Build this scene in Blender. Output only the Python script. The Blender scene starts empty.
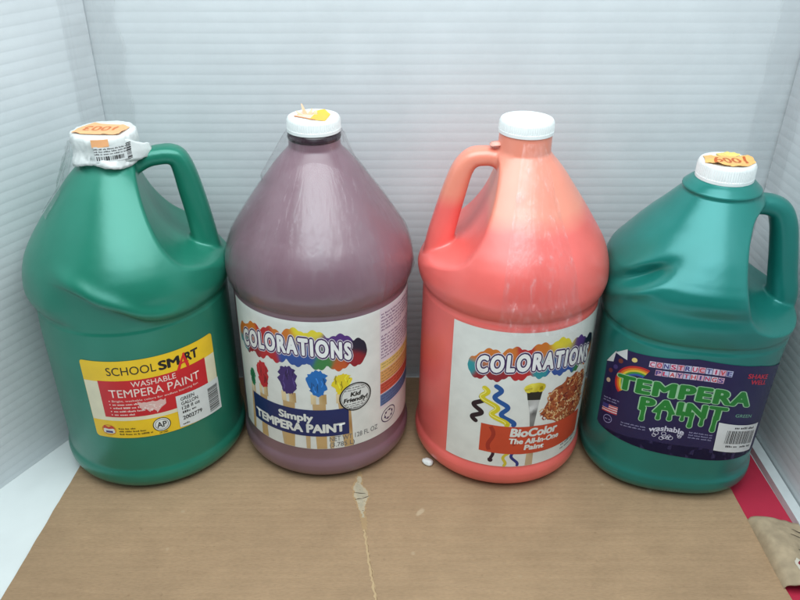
import bpy, bmesh, math, random
import numpy as np
from mathutils import Vector, geometry, noise

R = math.radians
sc = bpy.context.scene
COL = sc.collection

# ------------------------------------------------------------------ camera, world, lamps, exposure
cam = bpy.data.objects.new('camera', bpy.data.cameras.new('camera'))
COL.objects.link(cam)
cam.location = (0, 0, 0.469)
cam.rotation_euler = (R(60), 0, 0)
cam.data.sensor_width = 36
cam.data.lens = 33.75
cam.data.shift_x = 0.015
cam.data.clip_start = 0.01
cam.data.clip_end = 50
sc.camera = cam

world = bpy.data.worlds.new('World')
sc.world = world
world.use_nodes = True
bg = world.node_tree.nodes['Background']
bg.inputs[0].default_value = (0.80, 0.92, 1.0, 1)
bg.inputs[1].default_value = 0.05

def area(name, loc, target, sx, sy, power, col):
    l = bpy.data.lights.new(name, 'AREA')
    l.shape = 'RECTANGLE'; l.size = sx; l.size_y = sy; l.energy = power; l.color = col
    o = bpy.data.objects.new(name, l); COL.objects.link(o)
    o.location = loc
    d = Vector(target) - Vector(loc)
    o.rotation_euler = d.to_track_quat('-Z', 'Y').to_euler()
    return o
area('softbox_light', (0.0, 0.25, 0.68), (0.0, 0.27, 0.0), 0.66, 0.56, 5.2, (0.90, 0.985, 1.0))
area('window_light', (-0.02, -0.45, 0.98), (0.0, 0.52, 0.22), 0.62, 0.50, 1.7, (0.72, 0.92, 1.0))

sc.view_settings.view_transform = 'Standard'
sc.view_settings.look = 'None'
sc.view_settings.exposure = 0.12
sc.view_settings.gamma = 1.0

# ------------------------------------------------------------------ helpers
def lin(r, g, b):
    def f(x):
        x /= 255.0
        return x / 12.92 if x <= 0.04045 else ((x + 0.055) / 1.055) ** 2.4
    return (f(r), f(g), f(b))

def tag(o, label=None, cat=None, group=None, kind=None):
    if label: o['label'] = label
    if cat: o['category'] = cat
    if group: o['group'] = group
    if kind: o['kind'] = kind
    return o

def empty(name, loc):
    o = bpy.data.objects.new(name, None)
    o.empty_display_size = 0.03
    COL.objects.link(o); o.location = loc
    return o

def link(name, me, mat=None, parent=None, smooth=True):
    if mat is not None and len(me.materials) == 0:
        me.materials.append(mat)
    if smooth is not None:
        me.polygons.foreach_set('use_smooth', [smooth] * len(me.polygons))
    o = bpy.data.objects.new(name, me); COL.objects.link(o)
    if parent: o.parent = parent
    return o

def mesh_from(verts, faces):
    me = bpy.data.meshes.new('m')
    me.from_pydata([tuple(v) for v in verts], [], [tuple(f) for f in faces])
    me.update()
    return me

def new_mat(name):
    m = bpy.data.materials.new(name); m.use_nodes = True
    nt = m.node_tree
    return m, nt, nt.nodes['Principled BSDF']

def N(nt, typ, **kw):
    n = nt.nodes.new(typ)
    for k, v in kw.items():
        if k.startswith('i_'):
            n.inputs[k[2:].replace('_', ' ')].default_value = v
        else:
            setattr(n, k, v)
    return n

def ramp(nt, stops, src=None, interp='LINEAR'):
    n = nt.nodes.new('ShaderNodeValToRGB'); n.color_ramp.interpolation = interp
    el = n.color_ramp.elements
    while len(el) < len(stops): el.new(0.5)
    for e, (p, c) in zip(el, stops):
        e.position = p; e.color = (*c, 1) if len(c) == 3 else c
    if src is not None: nt.links.new(src, n.inputs[0])
    return n

def pchip(xs, ys):
    xs = np.array(xs, float); ys = np.array(ys, float)
    h = np.diff(xs); d = np.diff(ys) / h
    m = np.zeros_like(xs); m[0] = d[0]; m[-1] = d[-1]
    for i in range(1, len(xs) - 1):
        if d[i - 1] * d[i] > 0:
            w1 = 2 * h[i] + h[i - 1]; w2 = h[i] + 2 * h[i - 1]
            m[i] = (w1 + w2) / (w1 / d[i - 1] + w2 / d[i])
    def f(x):
        x = np.clip(np.asarray(x, float), xs[0], xs[-1])
        i = np.clip(np.searchsorted(xs, x, 'right') - 1, 0, len(xs) - 2)
        t = (x - xs[i]) / h[i]
        return ((2 * t**3 - 3 * t**2 + 1) * ys[i] + (t**3 - 2 * t**2 + t) * h[i] * m[i]
                + (-2 * t**3 + 3 * t**2) * ys[i + 1] + (t**3 - t**2) * h[i] * m[i + 1])
    return f

# ------------------------------------------------------------------ materials
def plastic_mat(name, col, rough=0.36, sss=0.12, var=0.06, fill=None, tint=(1, 1, 1), coat=0.3):
    """coloured milky polyethylene; fill=(z, colour above) shows the paint line through the wall"""
    m, nt, p = new_mat(name)
    tc = N(nt, 'ShaderNodeTexCoord')
    nz = N(nt, 'ShaderNodeTexNoise', i_Scale=14.0, i_Detail=4.0)
    nt.links.new(tc.outputs['Object'], nz.inputs['Vector'])
    c0 = tuple(x * (1 - var * 2) for x in col); c1 = tuple(min(1, x * (1 + var * 2)) for x in col)
    rp = ramp(nt, [(0.3, c0), (0.7, c1)], nz.outputs['Fac'])
    out = rp.outputs[0]
    if fill:
        sp = N(nt, 'ShaderNodeSeparateXYZ'); nt.links.new(tc.outputs['Object'], sp.inputs[0])
        n2 = N(nt, 'ShaderNodeTexNoise', i_Scale=30.0, i_Detail=2.0); nt.links.new(tc.outputs['Object'], n2.inputs['Vector'])
        ad = N(nt, 'ShaderNodeMath', operation='MULTIPLY_ADD'); ad.inputs[1].default_value = 0.010
        nt.links.new(n2.outputs['Fac'], ad.inputs[0]); nt.links.new(sp.outputs['Z'], ad.inputs[2])
        mr = N(nt, 'ShaderNodeMapRange'); mr.inputs['From Min'].default_value = fill[0]; mr.inputs['From Max'].default_value = fill[0] + 0.013
        nt.links.new(ad.outputs[0], mr.inputs['Value'])
        mx = N(nt, 'ShaderNodeMix', data_type='RGBA')
        nt.links.new(mr.outputs[0], mx.inputs[0]); nt.links.new(out, mx.inputs[6]); mx.inputs[7].default_value = (*fill[1], 1)
        out = mx.outputs[2]
    nt.links.new(out, p.inputs['Base Color'])
    p.inputs['Roughness'].default_value = rough
    p.inputs['Subsurface Weight'].default_value = sss
    p.inputs['Specular IOR Level'].default_value = 0.75 if coat > .1 else 1.0
    p.inputs['Coat Weight'].default_value = coat
    p.inputs['Specular Tint'].default_value = (*tint, 1)
    p.inputs['Coat Roughness'].default_value = rough - 0.02
    p.inputs['Subsurface Radius'].default_value = (0.01, 0.01, 0.01)
    p.inputs['Subsurface Scale'].default_value = 0.5
    nr = N(nt, 'ShaderNodeTexNoise', i_Scale=11.0, i_Detail=2.0, i_Roughness=0.5)
    nt.links.new(tc.outputs['Object'], nr.inputs['Vector'])
    rr = ramp(nt, [(0.0, (rough - 0.04,) * 3), (1.0, (rough + 0.09,) * 3)], nr.outputs['Fac'])
    nt.links.new(rr.outputs[0], p.inputs['Roughness'])
    n3 = N(nt, 'ShaderNodeTexNoise', i_Scale=38.0, i_Detail=3.0); nt.links.new(tc.outputs['Object'], n3.inputs['Vector'])
    b = N(nt, 'ShaderNodeBump', i_Strength=0.10, i_Distance=0.004)
    nt.links.new(n3.outputs['Fac'], b.inputs['Height']); nt.links.new(b.outputs[0], p.inputs['Normal'])
    return m

M = {}
M['green'] = plastic_mat('green_plastic', (0.013, 0.178, 0.116), rough=0.30, tint=(0.50, 1.0, 0.92), coat=0.08)
M['teal'] = plastic_mat('teal_plastic', (0.010, 0.162, 0.136), rough=0.27, tint=(0.42, 0.95, 1.0), coat=0.06)
M['mauve'] = plastic_mat('mauve_plastic', (0.225, 0.126, 0.160), rough=0.34)
M['coral'] = plastic_mat('coral_plastic', (0.86, 0.148, 0.130), rough=0.33, fill=(0.238, (0.86, 0.29, 0.20)))

def simple_mat(name, col, rough=0.5, bump=0.0, scale=80.0, var=0.05, spec=0.5):
    m, nt, p = new_mat(name)
    tc = N(nt, 'ShaderNodeTexCoord')
    nz = N(nt, 'ShaderNodeTexNoise', i_Scale=scale, i_Detail=5.0)
    nt.links.new(tc.outputs['Object'], nz.inputs['Vector'])
    rp = ramp(nt, [(0.3, tuple(x * (1 - var) for x in col)), (0.7, tuple(min(1, x * (1 + var)) for x in col))], nz.outputs['Fac'])
    nt.links.new(rp.outputs[0], p.inputs['Base Color'])
    p.inputs['Roughness'].default_value = rough
    p.inputs['Specular IOR Level'].default_value = spec
    if bump:
        b = N(nt, 'ShaderNodeBump', i_Strength=bump, i_Distance=0.002)
        nt.links.new(nz.outputs['Fac'], b.inputs['Height']); nt.links.new(b.outputs[0], p.inputs['Normal'])
    return m
M['cap'] = simple_mat('white_cap_plastic', (0.80, 0.83, 0.83), 0.42, 0.05)
M['tape_paper'] = simple_mat('white_masking_tape', (0.74, 0.77, 0.76), 0.38, 0.3, 120)
M['foam'] = simple_mat('white_scrap', (0.82, 0.84, 0.82), 0.5)
M['peel'] = simple_mat('torn_kraft_paper', (0.42, 0.325, 0.215), 0.85, 0.35, 110, 0.16)
M['pink'] = simple_mat('crimson_paper', lin(188, 42, 70), 0.5, 0.05, 60, 0.05)
M['strip'] = simple_mat('pale_edge_strip', (0.62, 0.66, 0.67), 0.25, 0.03)
M['dark'] = simple_mat('dark_gap', (0.05, 0.045, 0.04), 0.9)
M['table'] = simple_mat('white_table_surface', (0.80, 0.84, 0.84), 0.45, 0.03, 30, 0.03)

def print_mat():
    m, nt, p = new_mat('printed_label')
    a = N(nt, 'ShaderNodeAttribute', attribute_name='Col')
    tc = N(nt, 'ShaderNodeTexCoord')
    nz = N(nt, 'ShaderNodeTexNoise', i_Scale=70.0, i_Detail=5.0); nt.links.new(tc.outputs['Object'], nz.inputs['Vector'])
    rp = ramp(nt, [(0.25, (0.90,) * 3), (0.6, (1.0,) * 3)], nz.outputs['Fac'])
    mx = N(nt, 'ShaderNodeMix', data_type='RGBA', blend_type='MULTIPLY'); mx.inputs[0].default_value = 1
    nt.links.new(a.outputs['Color'], mx.inputs[6]); nt.links.new(rp.outputs[0], mx.inputs[7])
    nt.links.new(mx.outputs[2], p.inputs['Base Color'])
    p.inputs['Roughness'].default_value = 0.42
    n2 = N(nt, 'ShaderNodeTexNoise', i_Scale=22.0, i_Detail=2.0); nt.links.new(tc.outputs['Object'], n2.inputs['Vector'])
    b = N(nt, 'ShaderNodeBump', i_Strength=0.12, i_Distance=0.004)
    nt.links.new(n2.outputs['Fac'], b.inputs['Height']); nt.links.new(b.outputs[0], p.inputs['Normal'])
    return m
M['print'] = print_mat()

def film_mat(name, tint=(1, 1, 1), haze=0.10, gloss=0.5):
    m, nt, p = new_mat(name)
    nt.nodes.remove(p)
    out = nt.nodes['Material Output']
    tr = N(nt, 'ShaderNodeBsdfTransparent'); tr.inputs[0].default_value = (*tint, 1)
    gl = N(nt, 'ShaderNodeBsdfGlossy'); gl.inputs['Roughness'].default_value = 0.10
    df = N(nt, 'ShaderNodeBsdfDiffuse'); df.inputs[0].default_value = (0.8, 0.82, 0.84, 1)
    fr0 = N(nt, 'ShaderNodeFresnel', i_IOR=1.45)
    fr = N(nt, 'ShaderNodeMath', operation='MINIMUM'); fr.inputs[1].default_value = 0.30
    nt.links.new(fr0.outputs[0], fr.inputs[0])
    ad = N(nt, 'ShaderNodeMath', operation='MULTIPLY'); ad.inputs[1].default_value = gloss
    nt.links.new(fr.outputs[0], ad.inputs[0])
    mx = N(nt, 'ShaderNodeMixShader'); nt.links.new(ad.outputs[0], mx.inputs[0])
    nt.links.new(tr.outputs[0], mx.inputs[1]); nt.links.new(gl.outputs[0], mx.inputs[2])
    tc = N(nt, 'ShaderNodeTexCoord'); mp = N(nt, 'ShaderNodeMapping'); mp.inputs['Scale'].default_value = (210, 210, 5)
    nt.links.new(tc.outputs['Object'], mp.inputs[0])
    nz = N(nt, 'ShaderNodeTexNoise', i_Scale=1.0, i_Detail=4.0); nt.links.new(mp.outputs[0], nz.inputs['Vector'])
    rp = ramp(nt, [(0.48, (haze * 0.2,) * 3), (0.62, (haze,) * 3), (0.72, (min(.5, haze * 4),) * 3)], nz.outputs['Fac'])  # film haze, with white streaks that paint the glints along wrinkles
    b = N(nt, 'ShaderNodeBump', i_Strength=0.5, i_Distance=0.002); nt.links.new(nz.outputs['Fac'], b.inputs['Height'])
    nt.links.new(b.outputs[0], gl.inputs['Normal'])
    m2 = N(nt, 'ShaderNodeMixShader'); nt.links.new(rp.outputs[0], m2.inputs[0])
    nt.links.new(mx.outputs[0], m2.inputs[1]); nt.links.new(df.outputs[0], m2.inputs[2])
    nt.links.new(m2.outputs[0], out.inputs[0])
    return m
M['film'] = film_mat('clear_shrink_film', haze=0.014, gloss=0.55)
M['tape'] = film_mat('clear_tape', haze=0.05, gloss=0.7)

def panel_mat():
    m, nt, p = new_mat('white_corrugated_plastic')
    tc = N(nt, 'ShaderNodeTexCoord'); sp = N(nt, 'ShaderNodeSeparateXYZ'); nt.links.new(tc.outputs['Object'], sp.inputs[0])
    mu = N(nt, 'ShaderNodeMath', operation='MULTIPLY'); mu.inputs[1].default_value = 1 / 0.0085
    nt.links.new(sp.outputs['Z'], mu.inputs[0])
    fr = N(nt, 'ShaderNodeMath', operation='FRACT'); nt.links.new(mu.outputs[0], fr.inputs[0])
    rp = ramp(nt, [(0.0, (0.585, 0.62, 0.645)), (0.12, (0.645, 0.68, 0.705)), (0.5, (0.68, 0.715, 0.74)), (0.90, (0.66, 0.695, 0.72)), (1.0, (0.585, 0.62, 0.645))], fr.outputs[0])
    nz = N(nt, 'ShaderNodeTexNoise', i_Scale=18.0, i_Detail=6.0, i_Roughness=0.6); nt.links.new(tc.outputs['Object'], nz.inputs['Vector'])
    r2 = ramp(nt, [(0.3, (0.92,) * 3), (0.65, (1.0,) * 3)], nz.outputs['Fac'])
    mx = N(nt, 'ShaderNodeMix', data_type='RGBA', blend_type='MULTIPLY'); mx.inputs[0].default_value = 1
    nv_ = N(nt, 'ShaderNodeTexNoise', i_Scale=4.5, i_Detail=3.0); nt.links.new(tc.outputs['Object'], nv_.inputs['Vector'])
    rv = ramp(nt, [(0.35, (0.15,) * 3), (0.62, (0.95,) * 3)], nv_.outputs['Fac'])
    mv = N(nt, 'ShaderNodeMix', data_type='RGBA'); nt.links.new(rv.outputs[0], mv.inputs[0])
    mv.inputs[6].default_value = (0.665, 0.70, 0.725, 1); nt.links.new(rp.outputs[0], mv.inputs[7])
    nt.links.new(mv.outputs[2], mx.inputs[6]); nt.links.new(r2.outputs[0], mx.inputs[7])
    nt.links.new(mx.outputs[2], p.inputs['Base Color'])
    p.inputs['Roughness'].default_value = 0.38
    b = N(nt, 'ShaderNodeBump', i_Strength=0.12, i_Distance=0.003); nt.links.new(nz.outputs['Fac'], b.inputs['Height'])
    nt.links.new(b.outputs[0], p.inputs['Normal'])
    return m
M['panel'] = panel_mat()

def card_mat():
    m, nt, p = new_mat('kraft_cardboard')
    tc = N(nt, 'ShaderNodeTexCoord')
    mp = N(nt, 'ShaderNodeMapping'); mp.inputs['Scale'].default_value = (22, 150, 22); nt.links.new(tc.outputs['Object'], mp.inputs[0])
    n1 = N(nt, 'ShaderNodeTexNoise', i_Scale=1.0, i_Detail=3.0, i_Distortion=0.3); nt.links.new(mp.outputs[0], n1.inputs['Vector'])
    n2 = N(nt, 'ShaderNodeTexNoise', i_Scale=14.0, i_Detail=6.0, i_Roughness=0.65); nt.links.new(tc.outputs['Object'], n2.inputs['Vector'])
    mp3 = N(nt, 'ShaderNodeMapping'); mp3.inputs['Scale'].default_value = (260, 900, 260); nt.links.new(tc.outputs['Object'], mp3.inputs[0])
    n3 = N(nt, 'ShaderNodeTexNoise', i_Scale=1.0, i_Detail=2.0); nt.links.new(mp3.outputs[0], n3.inputs['Vector'])
    r1 = ramp(nt, [(0.3, (0.368, 0.241, 0.138)), (0.7, (0.402, 0.264, 0.153))], n1.outputs['Fac'])
    r2 = ramp(nt, [(0.28, (0.90, 0.90, 0.90)), (0.5, (0.99,) * 3), (0.72, (1.07, 1.07, 1.07))], n2.outputs['Fac'])
    r3 = ramp(nt, [(0.25, (0.88,) * 3), (0.55, (1.0,) * 3), (0.8, (1.08,) * 3)], n3.outputs['Fac'])
    ml = N(nt, 'ShaderNodeMix', data_type='RGBA', blend_type='MULTIPLY'); ml.inputs[0].default_value = 1
    nt.links.new(r1.outputs[0], ml.inputs[6]); nt.links.new(r2.outputs[0], ml.inputs[7])
    n6 = N(nt, 'ShaderNodeTexNoise', i_Scale=5.0, i_Detail=8.0, i_Roughness=0.7, i_Distortion=0.8); nt.links.new(tc.outputs['Object'], n6.inputs['Vector'])
    r6 = ramp(nt, [(0.34, (0.90, 0.89, 0.88)), (0.5, (1.0, 1.0, 1.0)), (0.68, (1.07, 1.07, 1.08))], n6.outputs['Fac'])
    n7 = N(nt, 'ShaderNodeTexNoise', i_Scale=210.0, i_Detail=2.0); nt.links.new(tc.outputs['Object'], n7.inputs['Vector'])
    r7 = ramp(nt, [(0.22, (0.85, 0.84, 0.83)), (0.32, (1.0, 1.0, 1.0))], n7.outputs['Fac'])
    ma = N(nt, 'ShaderNodeMix', data_type='RGBA', blend_type='MULTIPLY'); ma.inputs[0].default_value = 1
    nt.links.new(ml.outputs[2], ma.inputs[6]); nt.links.new(r6.outputs[0], ma.inputs[7])
    mb = N(nt, 'ShaderNodeMix', data_type='RGBA', blend_type='MULTIPLY'); mb.inputs[0].default_value = 1
    nt.links.new(ma.outputs[2], mb.inputs[6]); nt.links.new(r7.outputs[0], mb.inputs[7])
    m2 = N(nt, 'ShaderNodeMix', data_type='RGBA', blend_type='MULTIPLY'); m2.inputs[0].default_value = 1
    nt.links.new(mb.outputs[2], m2.inputs[6]); nt.links.new(r3.outputs[0], m2.inputs[7])
    n5 = N(nt, 'ShaderNodeTexNoise', i_Scale=55.0, i_Detail=1.0); nt.links.new(tc.outputs['Object'], n5.inputs['Vector'])
    r5 = ramp(nt, [(0.76, (0, 0, 0)), (0.80, (.7, .7, .7))], n5.outputs['Fac'])
    m3 = N(nt, 'ShaderNodeMix', data_type='RGBA'); nt.links.new(r5.outputs[0], m3.inputs[0])
    nt.links.new(m2.outputs[2], m3.inputs[6]); m3.inputs[7].default_value = (0.52, 0.40, 0.27, 1)
    nt.links.new(m3.outputs[2], p.inputs['Base Color'])
    p.inputs['Roughness'].default_value = 0.8
    # flute washboarding
    wv = N(nt, 'ShaderNodeTexWave', wave_type='BANDS', bands_direction='Y', i_Scale=48.0, i_Distortion=0.6); nt.links.new(tc.outputs['Object'], wv.inputs['Vector'])
    b = N(nt, 'ShaderNodeBump', i_Strength=0.15, i_Distance=0.0012); nt.links.new(wv.outputs['Fac'], b.inputs['Height'])
    b2 = N(nt, 'ShaderNodeBump', i_Strength=0.25, i_Distance=0.001); nt.links.new(n3.outputs['Fac'], b2.inputs['Height']); nt.links.new(b.outputs[0], b2.inputs['Normal'])
    nt.links.new(b2.outputs[0], p.inputs['Normal'])
    return m
M['card'] = card_mat()

# ------------------------------------------------------------------ setting: table, panels
def box_mesh(x0, x1, y0, y1, z0, z1):
    v = [(x0, y0, z0), (x1, y0, z0), (x1, y1, z0), (x0, y1, z0), (x0, y0, z1), (x1, y0, z1), (x1, y1, z1), (x0, y1, z1)]
    f = [(0, 3, 2, 1), (4, 5, 6, 7), (0, 1, 5, 4), (1, 2, 6, 5), (2, 3, 7, 6), (3, 0, 4, 7)]
    return mesh_from(v, f)

link('table_surface', box_mesh(-0.75, 0.75, 0.0, 0.95, -0.03, -0.0046), M['table'], smooth=False)
tag(bpy.data.objects['table_surface'], kind='structure')

def corrugated(name, p0, p1, z0, z1, thick, label, seed, bow=0.0):
    """upright twin-wall sheet from p0 to p1 (front face to the left of p0->p1 seen from above is the back)"""
    p0 = Vector((*p0, 0)); p1 = Vector((*p1, 0)); L = (p1 - p0).length
    d = (p1 - p0) / L; n = Vector((d.y, -d.x, 0))         # n faces the jugs
    pitch = 0.0085; k = 6
    rows = int((z1 - z0) / pitch * k) + 1
    cols = 28
    V = []; Fc = []
    for j in range(rows):
        z = z0 + j * pitch / k
        t = (z / pitch) % 1.0
        dep = 0.00013 * (math.sin(math.pi * t) ** 0.8)
        for i in range(cols + 1):
            s = L * i / cols
            w = 0.0012 * noise.noise(Vector((s * 5 + seed, z * 6, seed))) + bow * math.sin(math.pi * i / cols)
            V.append(d * s + n * (dep + w) + Vector((0, 0, z)))
    W = cols + 1
    for j in range(rows - 1):
        for i in range(cols):
            a = j * W + i
            Fc.append((a, a + 1, a + W + 1, a + W))
    nb = len(V)
    zt = z0 + (rows - 1) * pitch / k
    for z in (z0, zt):
        for i in range(W):
            V.append(d * (L * i / cols) - n * thick + Vector((0, 0, z)))
    for i in range(cols):
        Fc.append((nb + i + 1, nb + i, nb + W + i, nb + W + i + 1))
        Fc.append((i + 1, i, nb + i, nb + i + 1))
        a = (rows - 1) * W
        Fc.append((a + i, a + i + 1, nb + W + i + 1, nb + W + i))
    Fc.append(tuple([j * W for j in range(rows)] + [nb + W, nb]))
    Fc.append(tuple([nb + cols, nb + W + cols] + [j * W + cols for j in range(rows - 1, -1, -1)]))
    me = mesh_from(V, Fc)
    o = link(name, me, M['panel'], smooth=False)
    o.location = p0
    tag(o, label, 'plastic panel', 'white corrugated plastic panels around the jugs')
    return o, d, n, L
Z0 = -0.0044
corrugated('corrugated_panel', (-0.262, 0.6555), (0.352, 0.6555), Z0, 0.62, 0.005,
           'wide white fluted plastic panel standing straight behind the four jugs', 1.0)
corrugated('corrugated_panel', (-0.4800, 0.2350), (-0.2500, 0.6530), Z0, 0.60, 0.005,
           'white fluted plastic panel angled beside the green jug with yellow and red label', 7.0)
pr, d_, n_, L_ = corrugated('corrugated_panel', (0.3495, 0.6535), (0.3455, 0.22), Z0, 0.60, 0.005,
           'white fluted plastic panel standing over the crimson paper, beside the shorter teal jug', 4.0)
pr_strip = link('edge_strip', box_mesh(0, L_, -0.0105, -0.0016, 0.0002, 0.0075), M['strip'], pr, smooth=False)
pr_strip.location = (0, 0, Z0)
pr_strip.rotation_euler = (0, 0, math.atan2(d_.y, d_.x))
pr_strip.data.transform(__import__('mathutils').Matrix.Diagonal((1, -1, 1, 1)) if n_.dot(Vector((-d_.y, d_.x, 0))) > 0 else __import__('mathutils').Matrix.Identity(4))

def corner_tape(parent, x, y, da, db, z0, z1, seed):
    V = []; Fc = []; nz = 90; nu = 16
    for j in range(nz + 1):
        z = z0 + (z1 - z0) * j / nz
        for i in range(nu + 1):
            t = i / nu * 2 - 1
            d = Vector(da) if t < 0 else Vector(db)
            w = .026 + .004 * noise.noise(Vector((z * 40, seed, t)))
            b = (Vector(da) + Vector(db)).normalized()
            g = .0022 + .0028 * (1 - abs(t)) ** 2 + .0013 * noise.noise(Vector((t * 3, z * 70, seed)))
            p = Vector((x, y)) + d * abs(t) * w + b * max(g, .0012)
            V.append((p.x - parent.location.x, p.y - parent.location.y, z - parent.location.z))
    W = nu + 1
    for j in range(nz):
        for i in range(nu):
            a = j * W + i; Fc.append((a, a + 1, a + W + 1, a + W))
    link('corner_tape', mesh_from(V, Fc), M['tape'], parent)
BACK = bpy.data.objects['corrugated_panel']
corner_tape(BACK, -.2500, .6545, (-.48, -.877), (1, 0), .235, .42, 2.0)
corner_tape(BACK, .3495, .6545, (-1, 0), (-.01, -1), .215, .40, 5.0)

# crimson paper on the table
def sheet(x0, x1, y0, y1, z0, z1, nx, ny, amp, seed):
    V = []; Fc = []
    for s in (0, 1):
        for j in range(ny + 1):
            for i in range(nx + 1):
                x = x0 + (x1 - x0) * i / nx; y = y0 + (y1 - y0) * j / ny
                z = (z0, z1)[s] + amp * noise.noise(Vector((x * 14 + seed, y * 14, 0)))
                V.append((x, y, z))
    W = nx + 1; K = W * (ny + 1)
    for j in range(ny):
        for i in range(nx):
            a = j * W + i
            Fc.append((a, a + W, a + W + 1, a + 1)); Fc.append((K + a, K + a + 1, K + a + W + 1, K + a + W))
    for i in range(nx):
        Fc.append((i, i + 1, K + i + 1, K + i)); a = ny * W + i
        Fc.append((a + 1, a, K + a, K + a + 1))
    for j in range(ny):
        a = j * W; Fc.append((a + W, a, K + a, K + a + W))
        a = j * W + nx; Fc.append((a, a + W, K + a + W, K + a))
    return mesh_from(V, Fc)
o = link('paper_sheet', sheet(0.200, 0.3370, 0.24, 0.645, -0.0045, -0.0041, 10, 24, 0.0, 0), M['pink'], smooth=False)
tag(o, 'crimson paper sheet lying flat between the cardboard edge and the right panel', 'paper')

# cardboard
card = empty('cardboard_sheet', (0, 0.46, -0.0040))
tag(card, 'flat brown corrugated cardboard sheet under all four jugs, torn near its middle', 'cardboard')
def cardboard_mesh():
    rnd = random.Random(3)
    xs0 = lambda y: -0.2786 - 0.055 * max(0, 0.51 - y) + 0.0006 * noise.noise(Vector((y * 60, 0, 3)))
    xs1 = lambda y: 0.2985 + 0.0005 * noise.noise(Vector((y * 80, 5, 3)))
    ny = 60; nx = 50
    V = []; Fc = []
    for s in (0, 1):
        for j in range(ny + 1):
            y = 0.29 + (0.648 - 0.29) * j / ny
            for i in range(nx + 1):
                x = xs0(y) + (xs1(y) - xs0(y)) * i / nx
                V.append((x, y - 0.46, 0.0002 if s == 0 else 0.0040))
    W = nx + 1; K = W * (ny + 1)
    for j in range(ny):
        for i in range(nx):
            a = j * W + i
            Fc.append((a, a + W, a + W + 1, a + 1)); Fc.append((K + a, K + a + 1, K + a + W + 1, K + a + W))
    for i in range(nx):
        Fc.append((i, i + 1, K + i + 1, K + i)); a = ny * W + i
        Fc.append((a + 1, a, K + a, K + a + 1))
    for j in range(ny):
        a = j * W; Fc.append((a + W, a, K + a, K + a + W))
        a = j * W + nx; Fc.append((a, a + W, K + a + W, K + a))
    return mesh_from(V, Fc)
link('board', cardboard_mesh(), M['card'], card, smooth=False)

# ------------------------------------------------------------------ flat artwork wrapped on a jug
_txt_cache = {}
def text_geo(s, offset=0.0, shear=0.0, spacing=1.0):
    key = (s, offset, shear, spacing)
    if key not in _txt_cache:
        c = bpy.data.curves.new('t', 'FONT'); c.body = s; c.offset = offset; c.shear = shear
        c.space_character = spacing; c.resolution_u = 4
        ob = bpy.data.objects.new('t', c)
        me = ob.to_mesh()
        v = np.array([(p.co.x, p.co.y) for p in me.vertices]); fs = [tuple(p.vertices) for p in me.polygons]
        ob.to_mesh_clear(); bpy.data.objects.remove(ob); bpy.data.curves.remove(c)
        _txt_cache[key] = (v, fs)
    return _txt_cache[key]

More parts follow.
